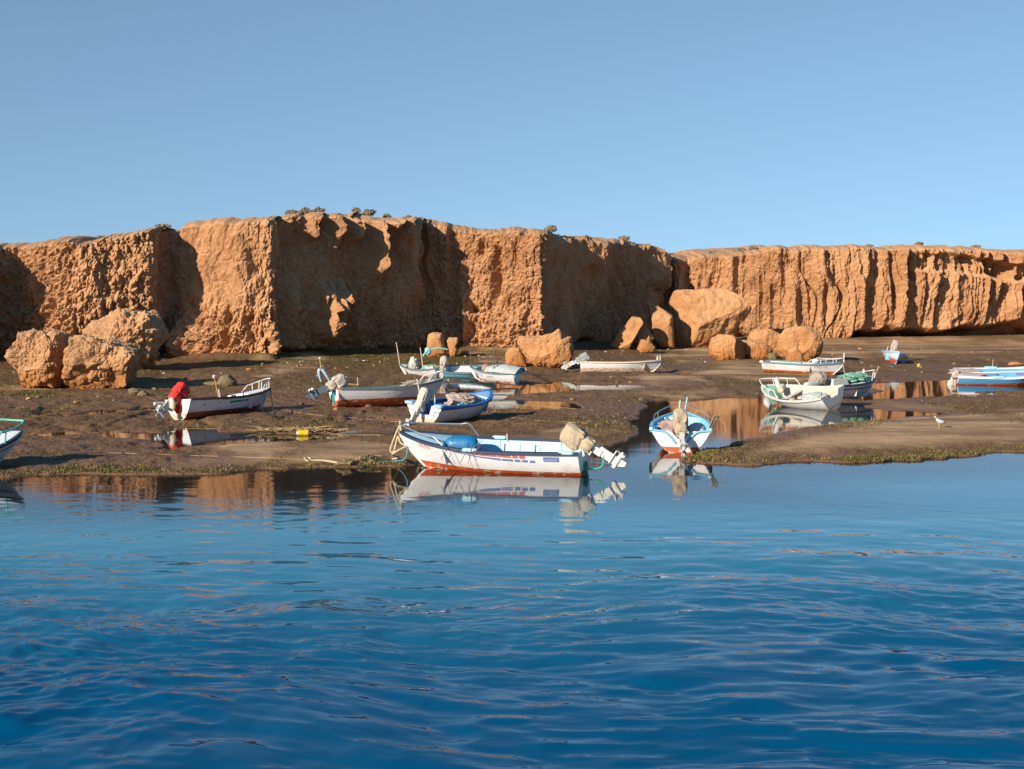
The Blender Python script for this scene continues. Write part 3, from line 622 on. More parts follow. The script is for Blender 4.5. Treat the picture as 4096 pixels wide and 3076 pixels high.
C_ = [(318, 1335), (360, 1275), (450, 1240), (600, 1233), (640, 1255), (664, 1300), (655, 1350), (620, 1395), (600, 1470), (560, 1505), (400, 1505), (320, 1420)]
boulder('rough orange boulder at far left, left of the narrow dark crack', A_, 1556, 1.3, DIRT, 0.10, 0.55, seed=2, clods=0.10, cuts=((-0.1, -1, 0.35, 1.0), (-0.8, -0.6, 0, 1.25)), pits=0.12)
boulder('rough orange boulder right of the narrow crack, before a taller one', B_, 1562, 1.4, DIRT, 0.10, 0.55, seed=3, clods=0.10, cuts=((0.15, -1, 0.45, 1.0), (0.1, -1, -0.7, 1.1)), pits=0.12)
boulder('tallest pale crumbly boulder standing behind the two cracked ones', C_, 1500, 2.0, DIRT, 0.14, 0.6, dD=2.6, seed=4, clods=0.10, cuts=((-0.3, -0.75, 0.65, 1.25), (0.6, -0.7, -0.3, 1.5)), pits=0.3)
boulder('blunt upright orange rock column draped with cloth and a mint net', [(1708, 1360), (1716, 1338), (1735, 1329), (1768, 1333), (1774, 1360), (1782, 1390), (1792, 1432), (1715, 1434), (1704, 1400)], 1428, 0.7, seed=5)
boulder('small hourglass shaped orange rock right of the upright column', [(1785, 1362), (1797, 1348), (1832, 1350), (1836, 1365), (1826, 1385), (1833, 1402), (1822, 1432), (1800, 1432), (1793, 1392)], 1427, 0.4, seed=6)
boulder('little orange stone lying right of the hourglass rock', [(1838, 1416), (1855, 1401), (1876, 1402), (1874, 1422), (1845, 1426)], 1421, 0.3, seed=7)
boulder('wide pale boulder with a jagged top behind the moored boats', [(2064, 1362), (2075, 1342), (2120, 1345), (2160, 1341), (2215, 1325), (2238, 1309), (2266, 1345), (2290, 1343), (2298, 1400), (2290, 1476), (2230, 1480), (2150, 1470), (2115, 1452), (2082, 1405)], 1470, 0.9, seed=8, amp=0.07, cuts=((-0.3, -1, 0.4, 0.75),), pits=0.1)
boulder('rounded boulder leaning on the left of the jagged one', [(2020, 1415), (2030, 1396), (2048, 1388), (2078, 1390), (2098, 1425), (2114, 1470), (2070, 1472), (2022, 1460)], 1464, 0.5, seed=9)
boulder('smooth leaning slab of rock tilted to the right', [(2440, 1383), (2480, 1322), (2528, 1266), (2562, 1268), (2576, 1290), (2560, 1315), (2532, 1372), (2515, 1400), (2465, 1398)], 1392, 0.7, seed=10, amp=0.025, dD=-2.6, cuts=((-0.35, -1, 0.35, 0.4),))
boulder('crumbly dark boulder propping the leaning slab', [(2525, 1370), (2550, 1322), (2585, 1308), (2610, 1340), (2606, 1385), (2550, 1400)], 1395, 0.7, seed=11, dD=-1.2, amp=0.08, pits=0.15, clods=0.12)
boulder('small blocky stone in front of the leaning slab', [(2545, 1398), (2564, 1356), (2598, 1360), (2624, 1390), (2618, 1412), (2560, 1412)], 1408, 0.5, seed=12)
boulder('pointed slab rising at the left of the giant block', [(2590, 1212), (2605, 1209), (2625, 1220), (2690, 1262), (2698, 1396), (2640, 1392), (2606, 1360), (2604, 1285)], 1388, 1.1, seed=13, amp=0.03, dD=-1.8, cuts=((-0.3, -1, 0.3, 0.6),))
boulder('giant pale block with one flat tilted face, largest of the fallen rocks', [(2668, 1275), (2680, 1186), (2700, 1158), (2800, 1152), (2918, 1150), (2962, 1178), (3011, 1232), (2988, 1272), (2958, 1302), (2922, 1350), (2872, 1398), (2790, 1408), (2690, 1394), (2660, 1340)], 1396, 2.1, seed=14, amp=0.05, e=0.5, dD=1.2, cuts=((-0.10, -0.80, 0.60, 1.05), (-0.75, -0.66, 0.12, 1.6), (0.35, -0.8, -0.42, 1.35)), pits=0.05)
boulder('blocky boulder below the right end of the giant block', [(2834, 1395), (2845, 1350), (2878, 1333), (2926, 1339), (2985, 1370), (2987, 1425), (2960, 1447), (2880, 1448), (2842, 1422)], 1441, 0.9, seed=15, cuts=((-0.3, -1, 0.4, 0.62), (0.8, -0.6, 0.1, 0.75)))
boulder('low wedge shaped boulder between the blocky and the egg shaped ones', [(2938, 1358), (3000, 1357), (3060, 1376), (3092, 1397), (3080, 1438), (3040, 1447), (2985, 1440), (2958, 1402)], 1440, 0.8, seed=16, dD=1.6)
boulder('dark rounded boulder lying in the shadow of the giant block', [(2985, 1400), (2992, 1348), (3022, 1318), (3080, 1312), (3125, 1335), (3130, 1405), (3100, 1440), (3000, 1440)], 1425, 1.0, seed=17, dD=3.5)
boulder('large egg shaped orange boulder behind the numbered boat', [(3106, 1400), (3112, 1346), (3150, 1311), (3200, 1303), (3240, 1306), (3280, 1330), (3291, 1372), (3282, 1420), (3240, 1450), (3160, 1458), (3120, 1428)], 1448, 1.2, seed=18, amp=0.045, e=0.75, cuts=((-0.35, -1, 0.45, 0.95),))
boulder('flame shaped stone leaning against the egg shaped boulder', [(3138, 1460), (3150, 1402), (3180, 1384), (3202, 1402), (3218, 1450), (3180, 1466)], 1458, 0.4, seed=19, dD=-0.2)
for lb, px, py, w, h in (('knobbly weed covered rock with a raised lump left of the striped boat', 905, 1545, 42, 44), ('flat yellowish weedy rock beside the knobbly one', 858, 1545, 44, 22),
                         ('small green topped rock on the mud left of the red cloth', 536, 1580, 28, 30), ('brown rock trailing rope right of the green topped one', 572, 1585, 22, 22),
                         ('little brown mud lump near the stern of the sheltered dinghy', 2128, 1551, 30, 12), ('dark weedy lump on the bar left of the gull', 2745 + 470, 1742, 34, 9),
                         ('grey stump shaped rock behind the numbered boat', 3090, 1438, 18, 26), ('low orange stone behind the far right blue boat', 4060, 1462, 32, 14)):
    ol = [(px + w * math.cos(t) * (1 + 0.25 * math.sin(3 * t + px)), py - h * 0.45 + h * 0.62 * math.sin(t)) for t in np.linspace(math.pi, -math.pi, 11)[:-1]]
    boulder(lb, ol, py, w / 110.0, M['weed_rock'] if 'stone' not in lb else BOULDER, 0.10, 0.8, seed=px % 37, group='small rocks on the mud')

# ------------------------------------------------------------------ shrubs on the rim
def shrub(label, px, w, h, back=0.6, n=520):
    p, i = rim_at(px); D = p[1]; s = D / F
    t = empty('shrub', (p[0], p[1] + back, p[2] - 0.02 + 0.02 * back), label=label, cat='shrub', group='dry shrubs on the cliff rim')
    ww, hh = 0.85 * w * s / 2, 0.8 * h * s; c = RNG.normal(0, 1, (n, 3)); c /= np.linalg.norm(c, axis=1)[:, None]; c *= RNG.uniform(0.35, 1, (n, 1)) ** 0.5
    lob = 1 + 0.35 * noise(c[:, 0] * 2.2 + px, c[:, 1] * 2, c[:, 2] * 2.2, 7)
    c = c * lob[:, None] * np.array([ww, ww * 0.7, hh * 0.55]) + np.array([0, 0, hh * 0.5]); c[:, 2] = np.maximum(c[:, 2], 0.02)
    a = RNG.normal(0, 1, (n, 3)); a /= np.linalg.norm(a, axis=1)[:, None]; b = np.cross(a, RNG.normal(0, 1, (n, 3))); b /= np.linalg.norm(b, axis=1)[:, None]
    k = RNG.uniform(0.03, 0.085, (n, 1))
    V = np.stack([c - a * k, c + b * k * 0.5, c + a * k, c - b * k * 0.5], 1).reshape(-1, 3)
    raw_mesh('foliage', V, np.arange(n * 4).reshape(-1, 4), M['leaf'], smooth=False, parent=t)
    m = MB()
    for q in range(14):
        e = c[int(RNG.integers(0, n))]; m.tube([(0.05 * math.cos(q), 0.05 * math.sin(q), -0.1), (e[0] * .5, e[1] * .5, e[2] * .6), tuple(e)], [0.022, 0.006], 4)
    m.build('stem', M['twig'], t)
for a in (('wide flat shrub on the left rim above the tall boulder', 648, 70, 18), ('small shrub on the low rim above the crumbly wall', 405, 44, 16), ('mound of shrub leaning over a hollow in the rim', 1165, 58, 24),
          ('left of two round shrubs on the highest part of the rim', 1222, 50, 30), ('right of two round shrubs on the highest part of the rim', 1272, 54, 30), ('grey bush on the rim left of the broad bush', 1424, 38, 26),
          ('broad grey bush on the rim above the dark bay', 1475, 66, 30), ('small round bush alone on the rim right of the broad bush', 1546, 36, 20), ('tiny tuft on the rim between two bushes', 1636, 30, 14),
          ('round shrub on the corner above the dark right wall', 2205, 52, 30), ('thin dry shrub above the second dark wall', 2497, 58, 20), ('low tuft where the plateau dips', 2680, 44, 12),
          ('small tuft on the plateau behind the giant block', 2846, 34, 14), ('wide low shrub on the plateau skyline', 2958, 62, 18), ('shrub right of the wide low one on the skyline', 3014, 44, 18),
          ('tuft on the right skyline above the fluted wall', 3480, 36, 12), ('low bush on the right skyline near the frame edge', 3680, 40, 16), ('pale tuft hanging on the rim at far right', 3905, 46, 14), ('flat tuft on the left rim beside the first notch', 250, 30, 10)):
    shrub(*a, n=int(260 + a[2] * a[3] * 0.7))

# ------------------------------------------------------------------ boats
class Boat:
    def __init__(s, label, px, py, yaw, L, B, Hs, Hm, Hb, rake=0.45, tw=0.86, boot=(0.16, 0.24), top='white', bottom='red', inner='pale_blue', rail='slate', bands=(), roll=0, pitch=0,
                 sink=0.05, full=0.40, deck=0.74, deck_mat=None, notch=None, bank=True, tmat=None, name='fishing_boat', zabs=None, chine=False, kr=0.14, inner_h=None, rail_w=0.07, transom_bands=None, group='small fishing boats stranded at low tide', floor=0.16):
        s.L, s.B, s.Hs, s.Hm, s.Hb, s.rake, s.tw, s.kr, s.full = L, B, Hs, Hm, Hb, rake, tw, kr, full
        g = on_ground(px, py); z = (g.z if zabs is None else zabs)
        p = at(px, py, z)
        s.root = empty(name, (p.x, p.y, z - sink), (R(roll), R(pitch), R(yaw)), label=label, cat='boat', group=group)
        T = np.concatenate([np.linspace(0, 0.75, 26), np.linspace(0.75, 1, 15)[1:]])
        bt = lambda t: boot[0] + (boot[1] - boot[0]) * t ** 1.6
        cuts = [lambda t: s.zk(t), lambda t: bt(t)] + [b[0] for b in bands] + [lambda t: s.zs(t)]
        mats = [bottom] + ([b[1] for b in bands[:0]]) + [top]
        lay = [bottom] + [x for x in ([top] if not bands else [b[1] for b in bands])] + ([] if not bands else [top])
        if bands: lay = [bottom] + [b[1] for b in bands] + [top]
        sub = [10] + [4] * (len(cuts) - 2); sub[-1] = 8 if len(sub) == 2 else 4
        um = list(dict.fromkeys(lay)); h = MB()
        for side in (1, -1):
            rws = []; mi = []
            for q in range(len(cuts) - 1):
                for k in range(sub[q] + (1 if q == len(cuts) - 2 else 0)):
                    f = k / sub[q]; f = f * f if q == 0 else f
                    rws.append([s.pt(t, cuts[q](t) + (cuts[q + 1](t) - cuts[q](t)) * f, side) for t in T]); mi.append(um.index(lay[q]))
            h.grid(rws if side < 0 else [r[::-1] for r in rws], mfun=lambda a, b: mi[a])
        kl = [s.pt(t, s.zk(t), 1) for t in T if t > 0.03]; i0 = len(h.v)
        h.tube([(p_[0], 0, p_[2] + 0.01) for p_ in kl] + [(s.L, 0, s.Hb - 0.03)] if False else [(p_[0], 0, p_[2] + 0.01) for p_ in kl], 0.035, 6, um.index(bottom))
        st = [s.pt(1.0, s.zk(1) + (s.zs(1) - s.zk(1)) * f, 1) for f in np.linspace(0, 1, 9)]
        h.tube([(p_[0] + 0.005, 0, p_[2]) for p_ in st], 0.026, 6, um.index(top))
        s.hull = h.build('hull', [M[k] for k in um], s.root, angle=50)
        # inside
        tf, tb = 0.03, 0.955; Ti = np.linspace(tf, tb, 34); rws = []
        fl_ = lambda t: max(s.zk(t) + 0.05, floor)
        for f in (1, 0.8, 0.6, 0.4, 0.2, 0.0): rws.append([s.inn(t, fl_(t) + (s.zs(t) - 0.01 - fl_(t)) * f, 1) for t in Ti])
        for y in (0.6, 0.2, -0.2, -0.6): rws.append([(s.inn(t, fl_(t), 1)[0], s.inn(t, fl_(t), 1)[1] * y, fl_(t)) for t in Ti])
        for f in (0, 0.2, 0.4, 0.6, 0.8, 1.0): rws.append([s.inn(t, fl_(t) + (s.zs(t) - 0.01 - fl_(t)) * f, -1) for t in Ti])
        m = MB().grid(rws)
        for t in np.linspace(0.16, 0.72, 6):                      # frames
            for sd_ in (1, -1):
                m.tube([(s.inn(t, z_, sd_)[0], s.inn(t, z_, sd_)[1] - 0.005 * sd_, z_) for z_ in np.linspace(fl_(t), s.zs(t) - 0.04, 6)], 0.018, 5)
        s.inner = m.build('inner_lining', M[inner], s.root)
        # gunwale
        m = MB()
        for sd_ in (1, -1):
            rws = []
            for t in np.linspace(0, 1, 40):
                x, y, z_ = s.pt(t, s.zs(t), sd_); yi = sd_ * max(0.0, abs(y) - rail_w); yo = y + sd_ * 0.022
                rws.append([(x, yi, z_ - 0.03), (x, yo, z_ - 0.045), (x, yo, z_ + 0.022), (x, yi, z_ + 0.028)])
            m.grid(rws, close=True); n_ = len(m.v); m.f.append((n_ - 160, n_ - 159, n_ - 158, n_ - 157)); m.m.append(0)
        s.gunwale = m.build('gunwale', M[rail], s.root, angle=30)
        # transom
        lay2 = transom_bands or [(boot[0], bottom), (9, tmat or top)]
        um = list(dict.fromkeys([b[1] for b in lay2])); m = MB(); ys = np.unique(np.concatenate([np.linspace(-1, 1, 27)] + ([np.array([-notch[0], notch[0], -notch[0] + .02, notch[0] - .02])] if notch else [])))
        b0 = s.hb(0)
        def ztop(y):
            z_ = s.zs(0) - 0.005
            if notch:
                a = abs(y); z_ -= notch[1] * (1 - sstep(notch[0] - notch[2], notch[0], a)) if len(notch) > 2 else (notch[1] if a < notch[0] else 0)
            return float(z_)
        zr = [0.0]
        for z_, _m in lay2: zr += list(np.linspace(zr[-1], min(z_, s.zs(0)), 5))[1:]
        rws = []; mi = []
        for a, z_ in enumerate(zr): rws.append([(0, y * b0 * 0.985, min(max(z_, s.zbot(y)), ztop(y))) for y in ys])
        for a in range(len(zr) - 1):
            zm = (zr[a] + zr[a + 1]) / 2; mi.append(um.index(next((k for q_, k in lay2 if zm < q_), lay2[-1][1])))
        m.grid([r[::-1] for r in rws], mfun=lambda a, b: mi[a])
        m.grid([[(0.045, p_[1], p_[2]) for p_ in r] for r in rws], mfun=lambda a, b: um.index(lay2[-1][1]))
        m.grid([[(0, p_[1], p_[2]) for p_ in rws[-1]], [(0.045, p_[1], p_[2]) for p_ in rws[-1]]], um.index(lay2[-1][1]))
        m.xform(Matrix.Translation((-0.004, 0, 0))); s.transom = m.build('transom', [M[k] for k in um], s.root, angle=30)
        if deck:
            m = MB(); rws = []
            for t in np.linspace(deck, 0.992, 14):
                x, y, z_ = s.pt(t, s.zs(t), 1); w = max(0.004, y - 0.03)
                rws.append([(x, w * k, z_ - 0.012 + 0.05 * (1 - k * k) * min(1, y * 3)) for k in np.linspace(-1, 1, 9)])
            m.grid(rws)
            x, y, z_ = s.pt(deck, s.zs(deck), 1)
            m.grid([rws[0], [(s.inn(deck, max(floor, p_[2] - 0.5), 1)[0] + 0.01, p_[1] * 0.9, max(floor, p_[2] - 0.45)) for p_ in rws[0]]])
            s.deck = m.build('foredeck', M[deck_mat or inner], s.root, angle=40)
    def zs(s, t):
        if t < .45: return s.Hm + (s.Hs - s.Hm) * ((.45 - t) / .45) ** 2
        return s.Hm + (s.Hb - s.Hm) * ((t - .45) / .55) ** 1.9
    def zk(s, t): return s.kr * max(0.0, (t - .62) / .38) ** 2
    def hb(s, t):
        if t < .45: k = s.tw + (1 - s.tw) * (1 - ((.45 - t) / .45) ** 2)
        else: k = max(0.0, 1 - ((t - .45) / .55) ** 2.3) ** .82
        return s.B / 2 * k + 0.014
    def g(s, t, u):
        w = float(sstep(.42, 1.0, t)); u = max(u, 0.0)
        return u ** s.full * (1 - w) * (0.93 + 0.07 * u) + u ** 1.05 * w
    def pt(s, t, z, side):
        u = (z - s.zk(t)) / (s.zs(t) - s.zk(t)); x = t * (s.L - s.rake * max(0.0, 1 - u) ** 1.4 * max(t, 0) ** 3)
        return (x, side * (s.hb(t) * s.g(t, u)), z)
    def inn(s, t, z, side):
        x, y, z_ = s.pt(t, z, 1); return (min(x, s.L - 0.1), side * max(0.006, y - 0.035), z_)
    def zbot(s, y):
        lo, hi = 0.0, 1.0
        for _ in range(24):
            mid = (lo + hi) / 2
            if s.g(0, mid) < abs(y): lo = mid
            else: hi = mid
        return lo * s.zs(0)
    def surf(s, x, z, side, off=0.006):
        t = min(1, x / s.L)
        for _ in range(14):
            u = min(1, max(0, (z - s.zk(t)) / (s.zs(t) - s.zk(t)))); t = max(0.0, min(1.0, x / (s.L - s.rake * (1 - u) ** 1.4 * max(t, 0) ** 3)))
        return (x, side * (s.hb(t) * s.g(t, u) + off), z)
    def stripe(s, name, mat, side, pieces, label=None):
        """pieces: (x0, ztop0, zbot0, x1, ztop1, zbot1)"""
        if len(pieces) > 1 and ('lettering' in name or 'mark' in name or 'plate' in name):
            return [s.stripe(name, mat, side, [q]) for q in pieces][0]
        m = MB()
        for x0, a0, b0, x1, a1, b1 in pieces:
            n = max(2, int(abs(x1 - x0) / 0.05))
            rws = [[s.surf(x0 + (x1 - x0) * k / n, z_, side) for z_ in np.linspace(a0 + (a1 - a0) * k / n, b0 + (b1 - b0) * k / n, 4)] for k in range(n + 1)]
            m.grid(rws)
        return m.build(name, M[mat], s.root)
    def text(s, name, body, mat, side, x, z, size, squash=1.0, slope=0.0):
        cu = bpy.data.curves.new('t', 'FONT'); cu.body = body; cu.size = size
        o = bpy.data.objects.new('t', cu); S.collection.objects.link(o); bpy.context.view_layer.update()
        me = bpy.data.meshes.new_from_object(o.evaluated_get(bpy.context.evaluated_depsgraph_get())); bpy.data.objects.remove(o)
        k = 1 if side < 0 else -1
        for v in me.vertices:
            a, b = v.co.x * squash, v.co.y
            v.co = s.surf(x + k * a, z + b + slope * a, side, 0.008)
        me.materials.clear(); me.materials.append(M[mat]); me.name = name
        return link(bpy.data.objects.new(name, me), s.root)
    def thwart(s, t, z, w=0.22, mat=None, name='thwart'):
        x = s.pt(t, z, 1)[0]; y = s.inn(t, z, 1)[1]
        return MB().box((x, 0, z), (w, 2 * y - 0.01, 0.035)).build(name, M[mat or 'pale_blue'], s.root)
    def rail(s, t0, h, mat='steel', st=(0.9,), r=0.017, bend=True, t1=0.97, sides=(1, -1), hb_=None, name='bow_rail', drop=True):
        hb_ = h if hb_ is None else hb_; m = MB()
        def top(t, sd_):
            f = (t - t0) / (t1 - t0); p = s.pt(t, s.zs(t), sd_); return (p[0] + 0.02 * f, p[1] * (0.94 if t < .93 else 0.9), p[2] + h + (hb_ - h) * f)
        def path(sd_):
            base = s.pt(t0 - 0.05, s.zs(t0 - 0.05), sd_); q = [(base[0], base[1] * .95, base[2])] if drop else []
            return q + [top(t, sd_) for t in np.linspace(t0, t1, 9)]
        if len(sides) == 2:
            tip = s.pt(1, s.zs(1), 1); m.tube(path(1) + [(tip[0] - 0.0, 0.0, tip[2] + hb_)] + path(-1)[::-1], r, 7, sm=3)
        else: m.tube(path(sides[0]), r, 7, sm=3)
        o = m.build(name, M[mat], s.root)
        for t in st:
            for sd_ in sides:
                a = s.pt(t, s.zs(t), sd_); b = top(t, sd_)
                MB().tube([(a[0], a[1] * .94, a[2]), b], r * 0.85, 6).build('stanchion', M[mat], o)
        return o
    def motor(s, tilt=55, cover='tan', leg='alu', y=0.0, z=None, scale=1.0, cs=(0.36, 0.26, 0.36), turn=0, skirt=True, ck=0.72, seed=3):
        z = s.zs(0) if z is None else z; cs = tuple(q * ck for q in cs)
        Mx = Matrix.Translation((-0.05, y, z)) @ Matrix.Rotation(R(turn), 4, 'Z') @ Matrix.Rotation(R(tilt), 4, 'Y') @ Matrix.Scale(scale, 4)
        m = MB(); m.box((-0.10, 0, -0.10), (0.16, 0.13, 0.52), taper=1.0); m.box((-0.14, 0, -0.50), (0.20, 0.075, 0.46)); m.box((0.02, 0, -0.06), (0.10, 0.22, 0.2))
        m.box((-0.20, 0, -0.62), (0.34, 0.19, 0.02)); m.xform(Mx)
        o = m.build('outboard_motor', M[leg], s.root)
        g_ = MB(); g_.tube([(0.02, 0, -0.76), (-0.04, 0, -0.76), (-0.26, 0, -0.76), (-0.31, 0, -0.76)], 0.058, 10); g_.box((-0.12, 0, -0.69), (0.16, 0.05, 0.16))
        g_.add([(-0.04, 0.012, -0.8), (-0.24, 0.012, -0.8), (-0.24, 0.012, -0.96), (-0.14, 0.012, -0.96), (-0.04, -0.012, -0.8), (-0.24, -0.012, -0.8), (-0.24, -0.012, -0.96), (-0.14, -0.012, -0.96)],
               [(0, 1, 2, 3), (7, 6, 5, 4), (0, 4, 5, 1), (1, 5, 6, 2), (2, 6, 7, 3), (3, 7, 4, 0)]); g_.xform(Mx); g_.build('gearcase', M[leg], o)
        pr = MB(); pr.tube([(-0.31, 0, -0.76), (-0.40, 0, -0.76)], [0.05, 0.02], 8)
        for k in range(3):
            a = k * 2.094; q = Matrix.Translation((-0.345, 0, -0.76)) @ Matrix.Rotation(a, 4, 'X') @ Matrix.Rotation(R(32), 4, 'Z'); i0 = len(pr.v)
            pr.blob((0, 0, 0.09), (0.010, 0.055, 0.075), e=1, nu=10, nv=7); pr.xform(q, i0)
        pr.xform(Mx); pr.build('propeller', M['motor_white' if leg != 'alu' else 'alu'], o)
        c = MB(); c.blob((-0.06, 0, 0.10 + cs[2]), cs, e=0.58, amp=0.07, fr=1.6, seed=seed, fold=0.10, nu=56, nv=34)
        if skirt: c.blob((-0.10, 0, 0.02), (cs[0] * 0.72, cs[1] * 0.86, 0.17), e=0.6, amp=0.07, fr=1.8, seed=seed + 1, fold=0.11, nu=30, nv=14)
        c.xform(Mx); s.cover = c.build('motor_cover', M[cover], o)
        return o
    def post(s, x, y, z0, h, lean=(0, 0), r=0.018, mat='pole', name='pole'):
        return MB().tube([(x, y, z0), (x + lean[0], y + lean[1], z0 + h)], [r, r * 0.8], 7).build(name, M[mat], s.root)
    def W(s, p): return s.mw() @ Vector(p)
    def mw(s):
        o = s.root; return Matrix.LocRotScale(o.location, o.rotation_euler, None)

def heap(name, label, cat, boat, c, d, mats, seed=1, amp=0.35, strands=40, rot=0, e=0.9, fold=0.0, mat_s=None, group=None):
    """pile of net or cloth lying in a boat: a lumpy body with loose strands, one thing"""
    m = MB(); m.blob((0, 0, 0), d, e=e, amp=amp, fr=2.6, seed=seed, nu=48, nv=26, fold=fold)
    rg = random.Random(seed)
    for k in range(strands):
        a = rg.uniform(0, 6.28); q = rg.uniform(0.2, 1.0); p = []
        for j in range(4):
            a2 = a + rg.uniform(-.5, .5) + j * 0.18; q2 = min(1.08, q + rg.uniform(-.12, .12)); p.append((d[0] * q2 * math.cos(a2), d[1] * q2 * math.sin(a2), d[2] * (math.sqrt(max(0, 1.15 - q2 * q2)) + rg.uniform(-.02, .18))))
        m.tube(p, rg.uniform(0.006, 0.016), 4, 1 if len(mats) > 1 and rg.random() < .5 else 0, sm=3)
    o = m.build(name, [M[k] for k in mats]); o.matrix_world = boat.mw() @ Matrix.Translation(c) @ Matrix.Rotation(R(rot), 4, 'Z')
    return tag(o, label=label, cat=cat, group=group)
def rope(label, pts, r=0.018, mat='rope', sm=6, name='mooring_rope', group='mooring ropes', slack=None):
    m = MB().tube([Vector(p) for p in pts], r, 7, sm=sm); o = m.build(name, M[mat]); return tag(o, label=label, cat='rope', group=group)
def ground_line(*pp, lift=0.012): 
    out = []
    for a, b in pp:
        g = on_ground(a, b); g.z = max(g.z, 0.0) + lift; out.append(g)
    return out

# 1 boat cut by the left frame edge
b = Boat('white boat cut off at left, turquoise tube bent over its bow', -580, 1912, 40, 3.7, 1.6, 0.66, 0.64, 0.92, rake=0.55, top='white', bottom='pale_blue', inner='white', rail='navy', boot=(0.20, 0.24), roll=14, deck=0.60, deck_mat='white',
         bands=((lambda t: 0.40 + 0.20 * t ** 2, 'white'), (lambda t: 0.44 + 0.21 * t ** 2, 'navy'), (lambda t: 0.52 + 0.24 * t ** 2, 'white'), (lambda t: 0.57 + 0.25 * t ** 2, 'navy')))
o = b.rail(0.80, 0.32, 'green_tube', st=(0.84,), r=0.024, hb_=0.24)
b1 = b
# 2 boat with a red cloth over the motor
b = Boat('white boat with a red cloth over its motor and a maroon bottom', 716, 1681, 51, 3.95, 1.55, 0.70, 0.66, 0.90, rake=0.6, top='white', bottom='dark_red', inner='white', rail='rust', boot=(0.26, 0.32), roll=-4, deck=0.66, deck_mat='white', notch=(0.36, 0.22, 0.12), sink=0.02,
         transom_bands=[(0.12, 'cream'), (0.22, 'worn_red'), (9, 'white')], full=0.34)
b.motor(48, 'redcloth', 'alu', cs=(0.34, 0.27, 0.30), seed=5, y=-0.02, ck=0.78)
MB().blob((-0.05, -0.05, 0.48), (0.06, 0.17, 0.24), e=0.7, amp=0.12, fold=0.2, seed=6, nu=40, nv=20).build('hanging_cloth', M['redcloth'], b.root)
b.rail(0.84, 0.20, 'white_tube', st=(0.88, 0.93), r=0.019, hb_=0.30)
b.stripe('side_stripe', 'ink_teal', -1, [(1.55, 0.54, 0.47, 2.15, 0.56, 0.49), (2.20, 0.56, 0.49, 2.40, 0.57, 0.50)])
b.stripe('faded_stripe', 'ink_grey', -1, [(1.2, 0.60, 0.58, 1.7, 0.615, 0.595), (1.78, 0.615, 0.595, 2.0, 0.62, 0.60), (2.06, 0.62, 0.60, 2.24, 0.625, 0.605)])
b.text('registration_number', '775L', 'ink_green', -1, 3.02, 0.62, 0.19, 0.8)
b.stripe('drawn_mark', 'ink_green', -1, [(0.50, 0.50, 0.485, 0.60, 0.505, 0.49), (0.52, 0.45, 0.435, 0.60, 0.455, 0.44), (0.56, 0.52, 0.43, 0.575, 0.52, 0.43)])
p = b.post(1.15, -0.70, 0.5, 0.86, (-0.16, 0.02), 0.024, 'orange_pole'); 
MB().tube([(1.17, -0.71, 0.55), (1.12, -0.70, 0.95)], 0.034, 8).build('pole_socket', M['white_tube'], p); MB().blob((0.985, -0.68, 1.37), (0.05, 0.05, 0.06), nu=12, nv=8).build('pole_cap', M['white_tube'], p)
b.post(2.15, -0.72, 0.62, 0.26, (-0.03, 0), 0.022, 'white_tube', 'cleat_post'); b.post(3.3, -0.30, 0.86, 0.24, (0.03, 0), 0.02, 'white_tube', 'cleat_post')
MB().box((1.72, -0.72, 0.70), (0.16, 0.07, 0.07)).build('cleat_block', M['white_tube'], b.root)
MB().tube([(0.0, 0.45, 0.58), (-0.55, 0.50, 0.60)], 0.055, 10).build('exhaust_tube', M['white_tube'], b.root)
MB().blob((-0.30, -0.05, 0.55), (0.10, 0.17, 0.24), e=1, nu=20, nv=12, amp=0.06).build('rag', M['cream'], b.root)
b2 = b; tip = b.W((3.95, 0, 0.9))
g0 = on_ground(1100, 1672)
rope('dark rope hanging from the bow of the boat with the red cloth', [tip, tip * 0.6 + g0 * 0.4 + Vector((0, 0, -0.12)), g0 + Vector((0, 0, 0.03))], 0.02, 'black')
rope('second dark rope looped under the maroon bottomed bow', [b.W((3.75, -0.05, 0.72)), (tip * .4 + g0 * .6) + Vector((-0.35, 0, -0.2)), g0 + Vector((0.05, 0.2, 0.03))], 0.014, 'black')
# 3 white boat, red bottom
b = Boat('long white boat with red transom frame and beige motor cover', 1338, 1624, 25, 4.15, 1.5, 0.68, 0.66, 0.90, rake=0.55, top='white', bottom='red', inner='dull_white', rail='slate', boot=(0.27, 0.32), roll=-3, deck=0.78, deck_mat='dull_white', notch=(0.42, 0.26, 0.10),
         transom_bands=[(0.25, 'red'), (9, 'white')], full=0.36)
b.motor(62, 'beige', 'motor_blue', cs=(0.36, 0.33, 0.34), y=0.02, seed=8)
MB().grid([[(-0.014, s_ * 0.60, z_) for z_ in (0.22, 0.67)] for s_ in (-0.86, -1.0)]).grid([[(-0.014, yy_, z_) for z_ in (0.62, 0.68)] for yy_ in (-0.62, -0.34)]).build('transom_trim', M['red'], b.root)
MB().box((-0.02, 0.0, 0.32), (0.03, 0.20, 0.42)).build('motor_board', M['teal'], b.root)
b.rail(0.86, 0.24, 'white_tube', st=(0.90,), r=0.018, hb_=0.30)
b.stripe('faded_lettering', 'ink_grey', -1, [(1.72, 0.47, 0.455, 1.84, 0.47, 0.455), (1.80, 0.53, 0.46, 1.815, 0.53, 0.46), (1.62, 0.45, 0.435, 1.72, 0.44, 0.425), (1.90, 0.50, 0.49, 1.98, 0.50, 0.49), (2.04, 0.55, 0.45, 2.055, 0.55, 0.45), (1.98, 0.45, 0.435, 2.06, 0.45, 0.435), (1.56, 0.42, 0.41, 1.63, 0.445, 0.43)])
